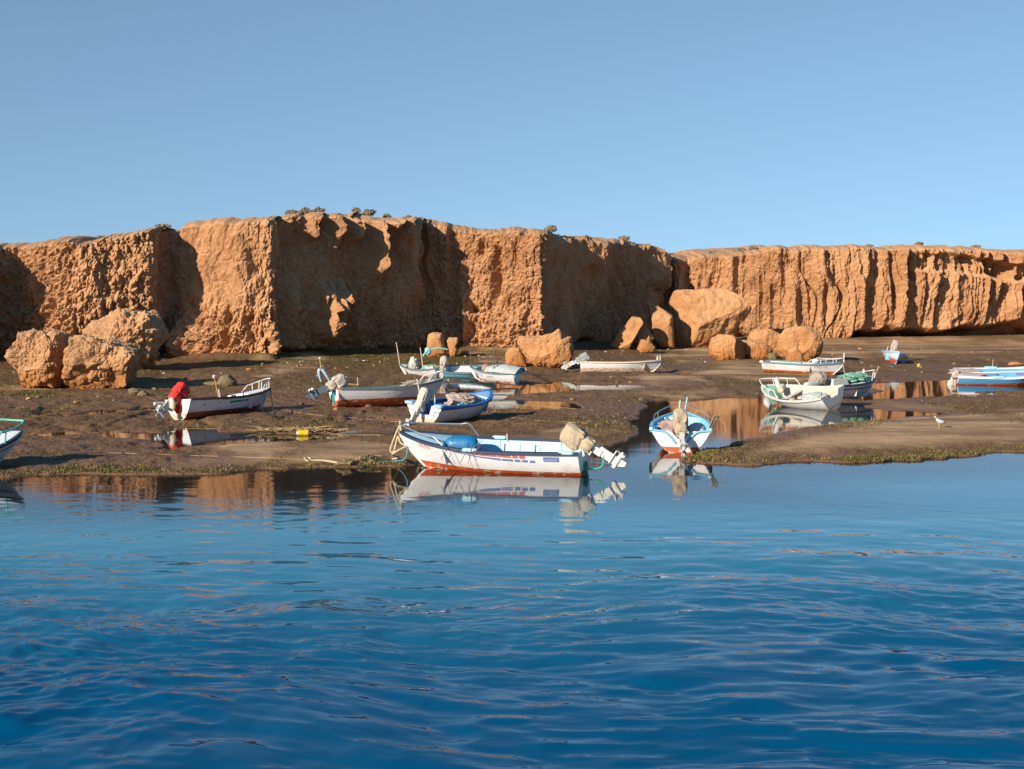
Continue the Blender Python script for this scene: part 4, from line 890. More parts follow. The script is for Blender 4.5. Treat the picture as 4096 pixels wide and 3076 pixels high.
heap('net_pile', 'small heap of beige net in the bow of the long white boat', 'net', b, (3.05, 0.0, 0.72), (0.45, 0.35, 0.14), ['net_tan'], 12)
b3 = b; tip = b.W((4.35, 0, 0.9))
rope('frayed rope hanging from the long white boat beside the blue boat', [tip, tip + Vector((0.03, 0, -0.35)), tip + Vector((-0.02, -0.05, -0.7))], 0.02, 'rope')
# 4 blue boat with net inside
b = Boat('blue and white boat with blue inside, nets and a draped motor', 1693, 1692, 54, 3.35, 1.52, 0.62, 0.60, 0.88, rake=0.5, tw=0.92, top='deep_blue', bottom='brown', inner='deep_blue', rail='deep_blue', boot=(0.12, 0.20), roll=4, deck=0.80, deck_mat='cap_blue', notch=(0.44, 0.30, 0.13),
         bands=((lambda t: 0.50 + 0.26 * t ** 2.2, 'white'),), transom_bands=[(0.17, 'peach'), (0.22, 'cream'), (9, 'white')], full=0.30, rail_w=0.10)
b.motor(30, 'offwhite', 'alu', cs=(0.27, 0.22, 0.34), y=0.06, seed=11, z=0.56)
for s_ in (1, -1): MB().blob((0.10, s_ * 0.57, 0.63), (0.20, 0.17, 0.055), e=0.35, nu=20, nv=10).build('corner_pad', M['cap_blue'], b.root)
for s_ in (1, -1): MB().tube([(-0.02, s_ * 0.62, 0.36), (-0.03, s_ * 0.60, 0.46), (-0.03, s_ * 0.42, 0.43), (-0.02, s_ * 0.40, 0.30)], 0.011, 6).build('rope_handle', M['ink_dark'], b.root)
b.stripe('faded_lettering', 'ink_grey', -1, [(0.55, 0.42, 0.33, 0.57, 0.42, 0.33), (0.62, 0.42, 0.40, 0.74, 0.42, 0.40), (0.68, 0.38, 0.33, 0.70, 0.38, 0.33), (0.80, 0.42, 0.33, 0.82, 0.42, 0.33)])
b.post(1.28, 0.62, 0.35, 0.44, (0, 0), 0.03, 'rope_mint', 'mooring_post')
MB().box((0.95, -0.12, 0.42), (0.75, 0.11, 0.035), Matrix.Rotation(R(-32), 3, 'Z')).build('wooden_board', M['wood'], b.root)
b.post(0.62, 0.55, 0.36, 0.95, (-0.10, 0.22), 0.026, 'pole')
heap('net_pile', 'pale pink net heaped in the blue boat under its bow', 'net', b, (2.05, 0.05, 0.56), (0.62, 0.50, 0.24), ['net_pink', 'net_tan'], 21, strands=60)
heap('net_pile', 'turquoise net spilled beside the pale pink net', 'net', b, (1.62, -0.30, 0.46), (0.42, 0.26, 0.14), ['net_teal', 'net_pink'], 22, strands=46)
b4 = b
# 5 nearest boat, in the water
b = Boat('nearest white boat, pale blue inside, afloat with a tan covered motor', 2340, 1893, 164, 4.50, 1.56, 0.70, 0.70, 0.97, rake=0.62, top='white', bottom='red', inner='pale_blue', rail='navy', boot=(0.21, 0.30), roll=-6, deck=0.72, deck_mat='pale_blue', zabs=-0.0, sink=0.10, full=0.32, tw=0.84, notch=(0.40, 0.18, 0.10), name='fishing_boat')
b.motor(57, 'tan', 'motor_white', cs=(0.36, 0.30, 0.40), seed=2, y=0.02, ck=0.74)
b.rail(0.66, 0.30, 'steel', st=(0.985,), r=0.02, hb_=0.20, sides=(-1,), name='bow_rail', t1=0.985)
b.rail(0.76, 0.16, 'steel', st=(), r=0.02, hb_=0.20, sides=(1,), name='bow_rail', t1=0.985)
b.post(4.46, 0, 0.92, 0.30, (0.02, 0), 0.035, 'rope', 'bow_post')
b.stripe('red_stripe', 'ink_red', 1, [(3.2, 0.735, 0.71, 2.32, 0.67, 0.61), (2.3, 0.665, 0.605, 1.88, 0.65, 0.585), (1.86, 0.65, 0.585, 1.55, 0.645, 0.565), (1.51, 0.64, 0.565, 1.39, 0.635, 0.56), (1.35, 0.635, 0.555, 1.22, 0.63, 0.55)])
b.stripe('blue_stripe', 'ink_blue', 1, [(2.96, 0.675, 0.66, 2.32, 0.59, 0.555), (2.31, 0.588, 0.553, 1.8, 0.55, 0.495), (1.77, 0.545, 0.49, 1.51, 0.535, 0.48), (1.47, 0.533, 0.475, 1.35, 0.53, 0.47), (1.3, 0.53, 0.47, 1.17, 0.525, 0.46), (1.12, 0.52, 0.455, 1, 0.515, 0.45)])
nb_ = b.stripe('number_plate', 'ink_red', 1, [(3.9, 0.835, 0.825, 3.6, 0.8, 0.79), (3.9, 0.69, 0.68, 3.6, 0.65, 0.64), (3.91, 0.835, 0.68, 3.895, 0.835, 0.68), (3.61, 0.8, 0.64, 3.595, 0.8, 0.64)])
b.text('registration_number', '7676', 'ink_red', 1, 3.88, 0.71, 0.125, 0.95, -0.12)
b.stripe('name_plate', 'ink_blue', 1, [(0.8, 0.61, 0.49, 0.44, 0.61, 0.49)])
M['sign_white'] = M['white_tube']
t_ = b.text('name_lettering', '\uFEAE\uFEF4\uFEB4\uFEF4\uFE97', 'white_tube', 1, 0.775, 0.53, 0.115, 1.15)
for v in t_.data.vertices: v.co.y += 0.006
for t in (0.30, 0.47): MB().tube([(b.inn(t, z_, -1)[0], b.inn(t, z_, -1)[1] + 0.03, z_) for z_ in (0.2, 0.45, 0.60)], 0.014, 6).build('oar_lock', M['ink_grey'], b.root)
b.thwart(0.30, 0.40); b.thwart(0.52, 0.42)
for s_, t in ((1, 0.56), (-1, 0.50), (1, 0.06)):
    p = b.pt(t, b.zs(t), s_); MB().blob((p[0], p[1] * 0.97, p[2] + 0.02), (0.18, 0.055, 0.045), e=0.5, nu=18, nv=8).build('rowlock_pad', M['pale_blue'], b.root)
b.post(2.05, -0.72, 0.64, 0.19, (0, 0), 0.02, 'pole', 'rowlock_pin')
bar_ = MB().blob((0, 0, 0), (0.40, 0.27, 0.26), e=0.62, nu=30, nv=18, amp=0.03).build('plastic_drum', M['barrel']); bar_.matrix_world = b.mw() @ Matrix.Translation((2.92, 0.12, 0.66)) @ Matrix.Rotation(R(10), 4, 'Z')
tag(bar_, label='blue plastic drum lying in the bow of the nearest boat', cat='drum')
for k, x in enumerate((2.92, 2.45)):
    tw_ = MB()
    for q in range(7):
        a = q * 0.9 + k; p0 = b.pt(x / b.L, b.zs(x / b.L), 1)
        tw_.tube([(p0[0] + 0.02 * q, p0[1] - 0.02, p0[2]), (p0[0] + 0.12 * math.sin(a), p0[1] + 0.03, p0[2] + 0.12 * math.cos(a) + 0.05), (p0[0] + 0.30 * math.sin(a), p0[1] + 0.05, p0[2] + 0.34 * math.cos(a * 1.3))], 0.007, 4, sm=3)
    o = tw_.build('dry_twigs', M['rust' if k == 0 else 'dark_pole']); o.matrix_world = b.mw()
    tag(o, label='reddish bundle of twigs hooked over the side by the drum' if k == 0 else 'dark bundle of twigs hooked over the side behind the drum', cat='twigs', group='twigs on the nearest boat')
b5 = b; st_ = b.W((4.48, 0, 0.94)); kn = b.W((4.30, 0.02, 0.62)); gl_ = ground_line((1570, 1838), (1500, 1845), (1440, 1848), (1380, 1848), (1300, 1845), (1235, 1842))
rope('thick pale mooring rope running from the nearest bow over the mud', [kn, kn + Vector((-0.35, -0.1, -0.18)), kn * .4 + gl_[0] * .6 + Vector((0, 0, -0.08))] + gl_, 0.026, 'rope')
rope('knotted loops of pale rope hanging off the nearest bow', [st_ + Vector((0, 0, 0.2)), st_ + Vector((-0.14, -0.02, -0.12)), st_ + Vector((-0.24, 0, -0.42)), st_ + Vector((-0.16, 0, -0.46)), st_ + Vector((-0.06, 0, -0.1)), st_ + Vector((0.0, -0.02, -0.25)), kn], 0.022, 'rope')
rope('blue rope trailing from the nearest bow into the water', [kn, kn + Vector((-0.06, 0, -0.3)), on_ground(1580, 1848) + Vector((0, 0, 0.02)), on_ground(1530, 1850) + Vector((0, 0, 0.015))], 0.017, 'rope_blue')
rope('curled tail end of pale rope lying on the mud', ground_line((1232, 1843), (1222, 1838), (1228, 1834), (1242, 1836), (1238, 1842), (1226, 1842), (1218, 1834)), 0.022, 'rope')
rope('green rope looped under the tan covered motor', [b.W((-0.02, 0.12, 0.28)), b.W((-0.16, 0.14, 0.24)), b.W((-0.42, 0.1, 0.30)), b.W((-0.46, 0.05, 0.55)), b.W((-0.40, 0.03, 0.62))], 0.017, 'rope_green')
heap('rope_bundle', 'green bundle of rope at the stern of the nearest boat', 'rope', b, (-0.05, 0.10, 0.26), (0.05, 0.05, 0.12), ['rope_green'], 31, strands=8)
# 6 boat seen from its stern
b = Boat('white and red boat seen stern first with a tan draped motor', 2722, 1812, 83, 4.0, 1.62, 0.62, 0.60, 0.80, rake=0.5, top='white', bottom='red', inner='sky_blue', rail='sky_blue', boot=(0.20, 0.28), roll=0.5, deck=0.80, deck_mat='pale_blue', zabs=0.0, sink=0.045, notch=(0.40, 0.24, 0.40), full=0.34, tw=0.94)
b.motor(40, 'tan', 'alu', cs=(0.30, 0.27, 0.36), seed=14, turn=8, z=0.60)
b.rail(0.62, 0.20, 'steel', st=(0.72,), r=0.016, hb_=0.24)
for s_ in (1, -1):
    MB().tube([(-0.02, s_ * 0.80, 0.64), (-0.03, s_ * 0.45, 0.60), (-0.03, s_ * 0.30, 0.50), (-0.02, s_ * 0.13, 0.30)], 0.03, 8, sm=4).build('transom_capping', M['sky_blue'], b.root)
    MB().blob((0.0, s_ * 0.76, 0.66), (0.06, 0.06, 0.05), nu=12, nv=8).build('corner_knob', M['pale_blue'], b.root)
b.stripe('green_lettering', 'ink_green', 1, [(0.10, 0.58, 0.53, 0.16, 0.58, 0.53), (0.12, 0.50, 0.42, 0.17, 0.50, 0.42), (0.10, 0.40, 0.34, 0.15, 0.40, 0.34)])
heap('cloth_heap', 'mauve cloth heap in the stern first boat', 'cloth', b, (0.75, 0.22, 0.60), (0.36, 0.40, 0.20), ['lilac'], 41, strands=0, fold=0.1)
heap('cloth_heap', 'white sack lying right of the mauve cloth', 'cloth', b, (0.62, -0.42, 0.58), (0.24, 0.22, 0.20), ['canvas_white'], 42, strands=0, amp=0.12)
heap('rope_bundle', 'dark blue bundle in the left corner of the stern first boat', 'rope', b, (0.5, 0.66, 0.56), (0.30, 0.08, 0.10), ['barrel'], 43, strands=10)
pk = MB()
for q in range(6): pk.tube([(0.4 + 0.02 * q, -0.62 - 0.02 * q, 0.45), (0.55 + 0.03 * q, -0.86 - 0.03 * q, 0.98 + 0.02 * (q % 3))], 0.013, 5)
pk.tube([(0.5, -0.8, 0.9), (0.55, -0.5, 1.12), (0.55, -0.32, 1.02)], 0.008, 4, sm=4); pk.tube([(0.5, -0.85, 0.9), (0.55, -1.06, 0.86), (0.55, -1.16, 0.62), (0.5, -1.10, 0.5)], 0.008, 4, sm=4)
o = pk.build('stick_bundle', M['wood']); o.matrix_world = b.mw(); tag(o, label='bundle of sticks and wire poking up over the stern first boat', cat='sticks')
b.post(3.95, 0.06, 0.85, 0.28, (0, -0.02), 0.03, 'rope_mint', 'bow_post'); b.post(3.97, -0.10, 0.85, 0.36, (0, -0.06), 0.03, 'cap_blue', 'bow_post')
b6 = b
# 7 small white dinghy with two poles
b = Boat('small white dinghy with two upright poles and a hunched grey cover', 1756, 1507, 157, 2.15, 1.08, 0.56, 0.46, 0.68, rake=0.30, top='white', bottom='cream', inner='dull_white', rail='slate', boot=(0.10, 0.14), roll=-6, deck=0.78, deck_mat='dull_white', tw=0.88, name='dinghy')
b.post(2.10, 0.06, 0.60, 1.15, (0.14, 0.0), 0.026); b.post(0.75, 0.16, 0.30, 1.22, (0.12, 0.0), 0.026)
heap('cloth_heap', 'hunched grey cloth cover in the dinghy with two poles', 'cloth', b, (1.32, 0.10, 0.66), (0.24, 0.24, 0.36), ['offwhite'], 51, strands=0, fold=0.12, amp=0.15)
heap('net_pile', 'mint net in the stern of the dinghy with two poles', 'net', b, (0.45, 0.1, 0.50), (0.40, 0.34, 0.12), ['net_green', 'net_tan'], 52, strands=30)
MB().box((0.26, 0.46, 0.575), (0.42, 0.12, 0.07)).build('rowlock_pad', M['white'], b.root)
b.stripe('faded_lettering', 'ink_blue', 1, [(1.10, 0.30, 0.285, 0.98, 0.30, 0.285), (0.92, 0.31, 0.28, 0.86, 0.31, 0.28), (0.80, 0.315, 0.30, 0.72, 0.315, 0.28)])
b7 = b
# 8 sky blue boat behind
b = Boat('sky blue boat half hidden between the two dinghies', 1786, 1505, -14, 2.6, 1.25, 0.44, 0.44, 0.60, rake=0.3, top='sky_blue', bottom='pale_blue', inner='white', rail='slate', boot=(0.07, 0.08), roll=15, deck=0, full=0.32, name='dinghy')
b.motor(8, 'beige', 'alu', cs=(0.26, 0.30, 0.34), seed=17, skirt=True, z=0.50)
b.text('faded_registration', 'TA 0895', 'ink_grey', 1, 0.0, 0.0, 0.12) if False else None
for q in range(7):
    x = 0.9 + 0.10 * q
    MB().box((x, b.inn(x / b.L, 0.3, 1)[1] - 0.02, 0.30), (0.05, 0.008, 0.07)).build('faded_letter', M['ink_grey'], b.root)
b8 = b
# 9 dinghy with a tarpaulin
b = Boat('white dinghy with an orange bottom and a tarpaulin over its stern', 2068, 1536, 156, 2.35, 1.10, 0.60, 0.52, 0.68, rake=0.32, top='white', bottom='worn_red', inner='dull_white', rail='slate', boot=(0.17, 0.16), roll=-5, pitch=-4, deck=0.82, deck_mat='pale_blue', tw=0.84, name='dinghy')
b.stripe('faded_stripe', 'ink_blue', 1, [(2.0, 0.46, 0.44, 1.45, 0.41, 0.39)]); b.stripe('faded_stripe', 'ink_red', 1, [(2.0, 0.39, 0.375, 1.55, 0.355, 0.34)])
b.text('registration_number', '48094', 'ink_grey', 1, 1.28, 0.285, 0.13, 1.0, 0.04)
m = MB(); rws = []
for a in np.linspace(-0.16, 1.35, 14):
    row = []
    for q in np.linspace(-1, 1, 13):
        h_ = 0.30 * (1 - abs(q) ** 2.4) * (1 - 0.35 * abs(a - 0.6) / 0.8) + 0.02 * noise(np.array(a * 3), np.array(q * 2), 0, 5); row.append((a, q * 0.60, 0.58 + float(h_)))
    rws.append(row)
m.grid(rws); m.grid([[(p_[0], p_[1] * 0.99, p_[2] - 0.012) for p_ in r] for r in rws])
tp = m.build('tarpaulin', M['tarp']); tp.matrix_world = b.mw(); tag(tp, label='pale grey tarpaulin stretched over the stern of the dinghy', cat='tarpaulin')
MB().box((-0.06, -0.1, 0.62), (0.06, 0.8, 0.22)).build('stern_box', M['mid_blue'], b.root); MB().box((0.30, 0.52, 0.60), (0.55, 0.06, 0.07)).build('gunwale_pad', M['sky_blue'], b.root)
heap('basket', 'brown round basket under the edge of the tarpaulin', 'basket', b, (1.45, 0.15, 0.64), (0.20, 0.22, 0.19), ['brown_cloth'], 61, strands=20, amp=0.1)
b.post(2.22, 0.1, 0.60, 1.15, (0.10, 0), 0.02, 'dark_pole'); b.post(0.95, 0.44, 0.55, 1.10, (0.02, 0), 0.024, 'dark_pole'); b.post(0.88, 0.2, 0.55, 0.62, (0.0, 0), 0.028, 'wood')
b9 = b; g0 = on_ground(2103, 1540); g1 = on_ground(2128, 1496)
rope('mint rope hanging from the dinghy transom to the mud', [b.W((-0.02, 0.30, 0.58)), b.W((-0.04, 0.25, 0.30)), g0], 0.018, 'rope_mint')
rope('mint rope from the tarpaulin corner down to the right', [b.W((-0.14, -0.55, 0.72)), b.W((-0.20, -0.62, 0.55)), g1], 0.022, 'rope_mint')
# 10 far white boat with worn red bottom
b = Boat('far white boat with peeling red bottom and grey motor cover', 2322, 1493, -4, 4.12, 1.45, 0.62, 0.60, 0.74, rake=0.45, top='white', bottom='worn_red', inner='dull_white', rail='cream', boot=(0.30, 0.30), roll=-3, deck=0.80, deck_mat='dull_white', tw=0.88, full=0.36, sink=0.04)
b.stripe('muddy_waterline', 'brown', -1, [(0.05, 0.10, 0.03, 3.6, 0.14, 0.08)]); b.motor(60, 'grey', 'alu', cs=(0.34, 0.26, 0.34), seed=19)
b.stripe('faded_stripe', 'ink_sky', -1, [(1.2, 0.545, 0.525, 2.6, 0.545, 0.53)]); b.stripe('faded_lettering', 'peach', -1, [(3.05 + 0.09 * q, 0.52, 0.46, 3.09 + 0.09 * q, 0.52, 0.46) for q in range(5)])
b.post(3.88, 0.0, 0.70, 0.22, (0.02, 0), 0.05, 'motor_white', 'bow_post'); b.post(4.03, -0.1, 0.72, 0.24, (0, 0), 0.045, 'rope', 'bow_post'); b.post(0.45, -0.5, 0.6, 0.22, (0, 0), 0.02, 'ink_dark', 'rowlock_pin')
MB().tube([(3.1, -0.45, 0.60), (3.2, -0.4, 0.68), (3.6, -0.3, 0.68)], 0.016, 6, sm=4).build('deck_rail', M['ink_dark'], b.root)
b10 = b; tip = b.W((4.05, -0.05, 0.66))
rope('thin rope from the bow of the far boat with peeling bottom', [tip, tip * .5 + on_ground(2672, 1488) * .5 + Vector((0, 0, -0.05)), on_ground(2672, 1488)], 0.012, 'rope')
# 11 numbered boat
b = Boat('white boat with bright red bottom numbered 6905 HS', 3058, 1489, -26, 3.95, 1.4, 0.58, 0.60, 0.78, rake=0.52, top='white', bottom='red', inner='dull_white', rail='slate', boot=(0.22, 0.30), roll=2, pitch=2.5, deck=0.62, deck_mat='cap_blue', sink=0.02, full=0.38)
b.rail(0.62, 0.22, 'white_tube', st=(0.74, 0.88), r=0.019, hb_=0.20); b.post(3.93, 0, 0.72, 0.52, (0.0, 0), 0.035, 'white_tube', 'bow_post')
b.text('registration_number', '6905 HS', 'ink_grey', -1, 2.62, 0.44, 0.20, 0.92); b.text('name_lettering', 'YAKOUTE', 'ink_grey', -1, 0.12, 0.36, 0.20, 0.62)
MB().blob((2.55, -0.1, 0.74), (0.16, 0.16, 0.14), nu=16, nv=10).build('deck_hatch', M['white'], b.root); MB().box((1.5, -0.35, 0.63), (0.9, 0.25, 0.05)).build('thwart', M['pale_blue'], b.root)
MB().blob((0.0, -0.6, 0.60), (0.10, 0.07, 0.06), e=.5, nu=12, nv=8).build('corner_block', M['white_tube'], b.root)
b11 = b; tip = b.W((3.9, 0, 0.70))
# 12 open dinghy
b = Boat('open weathered white boat with blue and red bow stripes and white fender', 3344, 1634, 132, 3.15, 1.55, 0.70, 0.54, 0.74, rake=0.5, top='white', bottom='peach', inner='cream', rail='dull_white', boot=(0.12, 0.12), roll=-17, deck=0.82, deck_mat='net_green', tw=0.90, notch=(0.46, 0.20, 0.12), full=0.36, name='dinghy',
         transom_bands=[(0.14, 'peach'), (0.17, 'brown'), (9, 'dull_white')], rail_w=0.06)
b.rail(0.66, 0.27, 'white_tube', st=(0.76, 0.90), r=0.018, hb_=0.27)
b.stripe('blue_stripe', 'ink_sky', 1, [(2.95, 0.72, 0.70, 2.35, 0.565, 0.50), (2.30, 0.56, 0.50, 2.24, 0.55, 0.49), (2.20, 0.55, 0.49, 2.15, 0.545, 0.485)]); b.stripe('red_stripe', 'ink_red', 1, [(2.98, 0.68, 0.672, 2.15, 0.475, 0.43), (2.10, 0.47, 0.41, 2.05, 0.465, 0.405), (2.00, 0.46, 0.40, 1.95, 0.455, 0.395), (1.90, 0.45, 0.39, 1.85, 0.445, 0.385)])
b.text('faded_lettering', 'L A A', 'ink_grey', 1, 1.60, 0.40, 0.12)
b.thwart(0.34, 0.40, 0.25, 'dull_white'); b.thwart(0.60, 0.42, 0.20, 'dull_white')
MB().box((1.75, -0.05, 0.40), (0.62, 0.20, 0.06), Matrix.Rotation(R(28), 3, 'Z')).build('locker_opening_shade', M['hole_shade'], b.root)  # solid box; the dark inside of the opening is painted as its colour
MB().tube([(2.45, -0.12, 0.62), (2.52, -0.12, 1.06)], 0.085, 12).build('bollard', M['white_tube'], b.root); MB().tube([(2.28, 0.05, 0.66), (2.36, -0.2, 0.68)], 0.12, 14).build('winch_drum', M['cream'], b.root)
for t in (0.40, 0.62): p = b.pt(t, b.zs(t), 1); MB().box((p[0], p[1] - 0.02, p[2] + 0.03), (0.20, 0.10, 0.05)).build('rowlock_pad', M['cream'], b.root)
b.rail_pad = MB().tube([(b.pt(t, b.zs(t), 1)[0], b.pt(t, b.zs(t), 1)[1] - 0.02, b.zs(t) + 0.035) for t in np.linspace(0.40, 0.62, 5)], 0.022, 7).build('rubbing_strip', M['black'], b.root)
heap('tarpaulin', 'grey blue sheet crumpled in the open weathered boat', 'tarpaulin', b, (0.95, -0.05, 0.42), (0.55, 0.36, 0.12), ['tarp'], 71, strands=0, fold=0.2, amp=0.2)
b12 = b
fg = MB().blob((0, 0, 0), (0.17, 0.17, 0.24), e=1, nu=22, nv=16); fg.tube([(0, 0, 0.2), (0, 0, 0.30)], 0.03, 8); fo = fg.build('fender', M['fender']); pf = on_ground(3070, 1610); fo.location = (pf.x, pf.y, max(0, pf.z) + 0.20); fo.rotation_euler = (R(6), R(8), 0)
tag(fo, label='white egg shaped fender hanging beside the open weathered bow', cat='fender')
rope('short rope tying the white fender to the bow', [Vector(fo.location) + Vector((0.02, 0, 0.28)), b.W((2.9, 0.1, 0.74))], 0.012, 'rope_mint')
# 13 boat with the green net
b = Boat('white boat with navy trim piled with green net behind the open boat', 3232, 1604, 37, 3.9, 1.5, 0.58, 0.60, 0.80, rake=0.5, top='white', bottom='white', inner='white', rail='navy', boot=(0.40, 0.46), roll=-2, deck=0.52, deck_mat='white', full=0.40,
         bands=((lambda t: 0.44 + 0.07 * t ** 1.6, 'navy'),))
heap('net_pile', 'mint green net piled on the foredeck behind the open boat', 'net', b, (2.62, -0.02, 0.84), (0.70, 0.40, 0.17), ['net_green'], 81, strands=90)
heap('cloth_heap', 'taupe cloth bundle tied with mint rope at the stern', 'cloth', b, (0.55, -0.05, 0.84), (0.36, 0.36, 0.30), ['taupe', 'rope_mint'], 82, strands=6, fold=0.08, amp=0.12)
MB().blob((-0.15, -0.35, 0.70), (0.42, 0.12, 0.10), e=.6, nu=16, nv=8).build('stern_float', M['white_tube'], b.root)
b.rail(0.86, 0.30, 'white_tube', st=(0.92,), r=0.018, hb_=0.30); b.post(3.35, 0.05, 0.86, 0.30, (0, 0), 0.05, 'white_tube', 'bow_post'); b.post(3.80, -0.05, 0.75, 0.50, (0.24, -0.1), 0.03, 'wood', 'bowsprit')
MB().box((1.35, 0, 0.72), (0.9, 1.0, 0.26), taper=0.86).build('cabin_top', M['dull_white'], b.root)
b.stripe('drawn_mark', 'ink_dark', -1, [(2.9, 0.80, 0.78, 3.05, 0.82, 0.80), (3.0, 0.84, 0.74, 3.02, 0.84, 0.74), (3.12, 0.85, 0.75, 3.14, 0.85, 0.75)])
b13 = b
rope('pale rope stretched from the numbered bow to the boat with green net', [tip, tip * .5 + b.W((1.9, -0.3, 0.74)) * .5 + Vector((0, 0, -0.06)), b.W((1.9, -0.3, 0.74))], 0.03, 'rope')
rope('dark mooring rope under the bow of the boat with green net', [b.W((3.6, 0, 0.35)), on_ground(3460, 1575) + Vector((0, 0, .02)), on_ground(3510, 1592) + Vector((0, 0, .02)), on_ground(3550, 1594) + Vector((0, 0, .02))], 0.02, 'black')
# 14 far wooden boat, bow on
b = Boat('far blue, white and orange wooden boat seen bow first, leaning right', 3556, 1452, -99, 3.3, 1.42, 0.70, 0.62, 0.86, rake=0.25, top='cap_blue', bottom='red', inner='sky_blue', rail='cap_blue', boot=(0.33, 0.40), roll=-16, deck=0.70, deck_mat='sky_blue', full=0.5, tw=0.7, kr=0.02,
         bands=((lambda t: 0.42 + 0.07 * t ** 2, 'cap_blue'), (lambda t: 0.56 + 0.15 * t ** 2, 'dull_white')), name='wooden_boat')
b.motor(0, 'pink', 'alu', cs=(0.28, 0.26, 0.42), seed=23, z=0.72)
b.post(2.6, -0.62, 0.72, 0.26, (0, 0), 0.02, 'canvas_white' if False else 'white_tube', 'rowlock_pin')
b14 = b
rope('pale blue rope from the far wooden bow to a mint bundle on the sand', [b.W((3.1, 0.1, 0.45)), on_ground(3560, 1464) + Vector((0, 0, .05)), on_ground(3572, 1470) + Vector((0, 0, .03))], 0.022, 'rope_blue')
# 15 blue boat at the right edge
b = Boat('bright blue boat with white rim and red bottom at the right edge', 3822, 1536, -7, 4.7, 1.75, 0.60, 0.58, 1.05, rake=0.6, top='white', bottom='red', inner='mid_blue', rail='white', boot=(0.24, 0.46), roll=12, deck=0.78, deck_mat='cap_blue', tw=0.80, full=0.24, zabs=0.0, sink=0.05, name='wooden_boat',
         bands=((lambda t: 0.50 + 0.42 * t ** 2.4, 'mid_blue'),), rail_w=0.12)
b.thwart(0.30, 0.44, 0.9, 'cap_blue', 'side_deck'); b.thwart(0.62, 0.50, 0.5, 'cap_blue')
MB().tube([(0.3, -0.12, 0.60), (3.6, -0.16, 0.72)], 0.035, 8).build('oar', M['dull_white'], b.root)
for s_ in (1, -1): p = b.pt(0.36, 0.6, s_); MB().blob((p[0], p[1] * 0.94, 0.62), (0.30, 0.10, 0.05), e=.5, nu=18, nv=8).build('rowlock_pad', M['pale_blue'], b.root)
b.post(1.75, 0.80, 0.60, 0.40, (0, 0), 0.014, 'pole', 'rowlock_pin')
heap('cloth_heap', 'pale pink cover slumped over the stern of the bright blue boat', 'cloth', b, (0.45, 0.05, 0.55), (0.70, 0.72, 0.10), ['pink', 'net_tan'], 91, strands=8, fold=0.12, amp=0.22, e=0.5)
heap('cloth_heap', 'corner of pink cover hanging down to the water', 'cloth', b, (-0.14, -0.30, 0.32), (0.13, 0.16, 0.34), ['pink'], 92, strands=0, fold=0.16, amp=0.1)
b.motor(18, 'pink', 'motor_white', cs=(0.15, 0.16, 0.14), seed=25, y=-0.30, z=0.50)
b15 = b

# ------------------------------------------------------------------ ropes on the mud
for lb, pp, mt in (('long rope crossing the mud behind the long white boat', [(1195, 1650), (1300, 1662), (1420, 1672), (1560, 1686), (1660, 1690)], 'old_rope'),
                   ('straight rope from the blue boat bow to the right', [(1925, 1616), (2060, 1624), (2200, 1632), (2360, 1640), (2480, 1646)], 'old_rope'),
                   ('tan rope on dark mud right of the blue boat', [(2045, 1670), (2140, 1678), (2260, 1688), (2350, 1694)], 'old_rope'),
                   ('rope running over the mud under the red cloth boat', [(700, 1712), (860, 1718), (1000, 1724), (1110, 1728)], 'old_rope'),
                   ('thin rope along the near mud at left', [(430, 1812), (640, 1818), (860, 1826), (1080, 1834), (1225, 1840)], 'old_rope'),
                   ('greenish rope right of the yellow canister', [(1255, 1730), (1340, 1737), (1450, 1740), (1600, 1742)], 'old_rope'),
                   ('short rope behind the long white boat stern', [(1130, 1640), (1190, 1648), (1240, 1652)], 'old_rope'),
                   ('pale mooring rope on sand right of the green net boat', [(3515, 1550), (3560, 1552), (3620, 1556)], 'old_rope'),
                   ('rope left of the red cloth running to a weedy rock', [(585, 1588), (620, 1604), (660, 1610)], 'old_rope')):
    rope(lb, ground_line(*pp, lift=0.004), 0.009, mt, sm=4)
tg = MB()
for k in range(40):
    cx_ = RNG.uniform(-1.3, 1.3); p = [(cx_ + RNG.normal(0, .16), RNG.normal(0, .12), abs(RNG.normal(0.03, .06)) * (1.3 - abs(cx_) * 0.6)) for _ in range(4)]
    tg.tube(p, 0.013, 4, sm=3)
o = tg.build('rope_tangle', M['old_rope']); o.location = on_ground(1190, 1733); tag(o, label='tangle of old rope beside the yellow canister', cat='rope')
for px, py, lb in ((1385, 1850, 'brown clump of rope and weed on the pale mooring rope'), (1475, 1850, 'second weedy clump nearer the bow on the mooring rope')):
    m = MB().blob((0, 0, 0.05), (0.17, 0.14, 0.09), amp=0.5, fr=3, seed=px % 50, nu=24, nv=14)
    for k in range(16): m.tube([(RNG.normal(0, .12), RNG.normal(0, .1), abs(RNG.normal(0.1, .04))) for _ in range(3)], 0.012, 4, 1, sm=3)
    o = m.build('weed_clump', [M['weed_rock'], M['old_rope']]); o.location = on_ground(px, py); tag(o, label=lb, cat='weed clump')

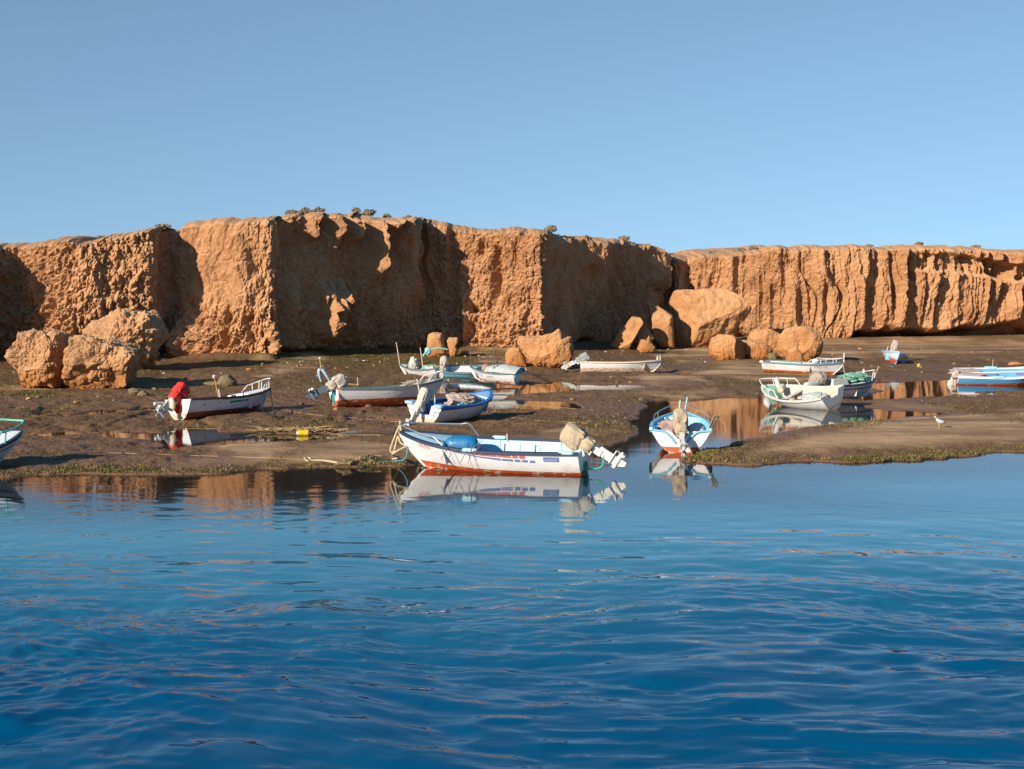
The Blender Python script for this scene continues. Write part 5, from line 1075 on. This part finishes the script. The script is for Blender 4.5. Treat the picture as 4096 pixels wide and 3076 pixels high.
# ------------------------------------------------------------------ small things
p = on_ground(1213, 1752); t = empty('canister', (p.x, p.y, max(p.z, 0) + 0.075), (0, R(90), R(8)), label='yellow plastic canister lying at the edge of a puddle', cat='canister')
MB().tube([(0, 0, -0.14), (0, 0, -0.13), (0, 0, 0.13), (0, 0, 0.14)], 0.085, 18).build('body', M['yellow'], t); MB().tube([(0, 0, -0.14), (0, 0, -0.20)], [0.05, 0.045], 14).build('cap', M['white_tube'], t)
p = on_ground(3675, 1464); t = empty('float', (p.x, p.y, p.z + 0.06), (R(20), R(10), 0), label='small yellow float on sand beside the far wooden boat', cat='float')
MB().tube([(0, 0, -0.09), (0, 0, -0.07), (0, 0, 0.07), (0, 0, 0.09)], 0.085, 14).build('body', M['yellow'], t); MB().tube([(0, 0, 0.09), (0, 0, 0.12)], 0.03, 8).build('eyelet', M['white_tube'], t)
# stake with two hanging trouser legs
p = on_ground(1284, 1528); t = empty('stake', (p.x, p.y, p.z), label='wooden stake with a knobbed top standing in the weed', cat='stake', group='stakes in the mud')
MB().tube([(0, 0, -0.1), (0.01, 0, 0.5), (-0.04, 0, 1.05)], [0.03, 0.022], 7).build('post', M['wood'], t); MB().blob((-0.04, 0, 1.07), (0.06, 0.05, 0.05), amp=.2, nu=12, nv=8).build('knob', M['pole'], t)
m = MB()
for sx, l in ((-1, 0.58), (1, 0.54)):
    m.tube([(0.02 + sx * 0.05, -0.06, 0.58), (0.04 + sx * 0.12, -0.08, 0.45), (0.06 + sx * (0.10 if sx < 0 else 0.24), -0.08, 0.22), (0.08 + sx * (0.06 if sx < 0 else 0.34), -0.06, 0.02)], [0.095, 0.04], 10, sm=4)
o = m.build('jeans', M['litter_blue']); o.location = p; tag(o, label='faded blue jeans draped over the wooden stake', cat='jeans')
p = on_ground(1432, 1546); t = empty('stake', (p.x, p.y, p.z), label='bare reddish stake with a rail standing behind the long white boat', cat='stake', group='stakes in the mud')
MB().tube([(0, 0, -0.1), (-0.01, 0, 0.38)], 0.03, 7).build('post', M['wood'], t); MB().tube([(0.05, 0, 0.06), (-0.72, 0.1, 0.08)], 0.018, 6).build('rail', M['wood'], t)
p = on_ground(1375, 1506); o = MB().blob((0, 0, 0), (0.19, 0.09, 0.035), e=.7, nu=18, nv=8).build('foam_board', M['litter_white']); o.location = (p.x, p.y, p.z + 0.03); tag(o, label='white foam board lying on weed right of the jeans', cat='board')
# net and cloth draped on the upright rock
p = on_ground(1745, 1432); m = MB(); c_ = atD(1712, 1405, p.y + 0.2)
m.blob((0, 0, 0), (0.20, 0.10, 0.22), amp=.3, fold=.1, nu=22, nv=12, seed=3); o = m.build('cloth_rag', M['sky_blue']); o.location = c_; tag(o, label='pale blue rag hung at the left of the upright rock', cat='rag')
m = MB().tube([atD(1690, 1425, p.y - 0.1), atD(1712, 1402, p.y - 0.15), atD(1728, 1396, p.y - 0.12), atD(1758, 1392, p.y - 0.12), atD(1790, 1398, p.y + 0.0)], 0.055, 7, sm=4); o = m.build('net_strip', M['net_green']); tag(o, label='mint net strip stretched across the upright rock', cat='net')
# litter on the tide line: each scrap a thing
lit = [(862, 1497), (885, 1494), (1150, 1452), (1200, 1448), (1212, 1447), (1428, 1442), (1455, 1444), (1468, 1445), (1552, 1438), (1915, 1424), (1930, 1428), (1938, 1431), (1962, 1426), (2016, 1439), (1806, 1428), (1860, 1428), (2318, 1397), (2344, 1397), (2422, 1406), (2450, 1409), (2488, 1408), (2720, 1391), (2745, 1400), (2640, 1373), (3447, 1453), (3050, 1447), (455, 1604), (640, 1548), (655, 1498), (1270, 1508), (1660, 1503), (2820, 1449), (56, 1493), (3620, 1481)]
for k, (px, py) in enumerate(lit):
    p = on_ground(px, py); m = MB().blob((0, 0, 0.03), (0.04 + 0.05 * RNG.random(), 0.04, 0.015 + 0.02 * RNG.random()), amp=.45, e=.8, seed=k, nu=14, nv=8)
    c_ = 'litter_blue' if k in (3, 5, 12, 20) else 'litter_white'
    o = m.build('litter', M[c_]); o.location = p; o.rotation_euler = (0, 0, k); tag(o, label=('pale blue' if c_ == 'litter_blue' else 'white') + ' scrap of plastic litter lying on the tidal mud', cat='litter', group='pale blue plastic scraps' if c_ == 'litter_blue' else 'white plastic scraps')
for k in range(110):                                                       # scattered stones on the flat
    px, py = RNG.uniform(60, 4050), (RNG.uniform(1400, 1640) if k < 50 else RNG.uniform(1395, 1475))
    p = on_ground(px, py)
    if p.z < 0.02: continue
    o = MB().blob((0, 0, 0.02), (RNG.uniform(.05, .14), RNG.uniform(.05, .12), RNG.uniform(.03, .08)), amp=.3, seed=k, nu=14, nv=8).build('stone', M['weed_rock'] if k % 3 else BOULDER); o.location = p; o.rotation_euler = (0, 0, k)
    tag(o, label='small loose stone scattered on the tidal mud', cat='stone', group='loose stones on the mud')
# gull
p = on_ground(3757, 1712); t = empty('gull', (p.x, p.y, p.z), (0, 0, R(152)), label='white and grey gull standing on the sand bar', cat='gull')
m = MB(); prof = [(-0.17, 0.19, 0.012), (-0.12, 0.20, 0.035), (-0.05, 0.215, 0.062), (0.02, 0.235, 0.072), (0.08, 0.27, 0.062), (0.11, 0.31, 0.042), (0.115, 0.345, 0.036), (0.125, 0.375, 0.040), (0.14, 0.392, 0.030), (0.155, 0.392, 0.010)]
rws = [[(x, r_ * math.cos(a), z_ + r_ * 1.05 * math.sin(a)) for a in np.linspace(0, 2 * math.pi, 16, endpoint=False)] for x, z_, r_ in prof]
m.grid(rws, close=True); m.build('body', M['feather_white'], t)
for s_ in (1, -1):
    w_ = MB().blob((-0.035, s_ * 0.058, 0.232), (0.125, 0.022, 0.052), rot=Matrix.Rotation(R(-14), 3, 'Y'), e=1, nu=20, nv=10).build('wing', M['feather_grey'], t); MB().blob((-0.17, s_ * 0.03, 0.19), (0.07, 0.012, 0.016), rot=Matrix.Rotation(R(-8), 3, 'Y'), e=1, nu=12, nv=6).build('wing_tip', M['feather_black'], w_)
    MB().tube([(0.0, s_ * 0.03, 0.18), (0.005, s_ * 0.03, 0.10), (0.0, s_ * 0.03, 0.0)], 0.009, 6).box((0.02, s_ * 0.03, 0.004), (0.06, 0.045, 0.008)).build('leg', M['bill'], t)
    MB().blob((0.148, s_ * 0.028, 0.392), (0.006, 0.005, 0.006), nu=8, nv=6).build('eye', M['feather_black'], t)
t.scale = (0.86, 0.86, 0.86)
MB().tube([(0.155, 0, 0.388), (0.19, 0, 0.382), (0.205, 0, 0.372)], [0.013, 0.005], 7).build('bill', M['bill'], t)
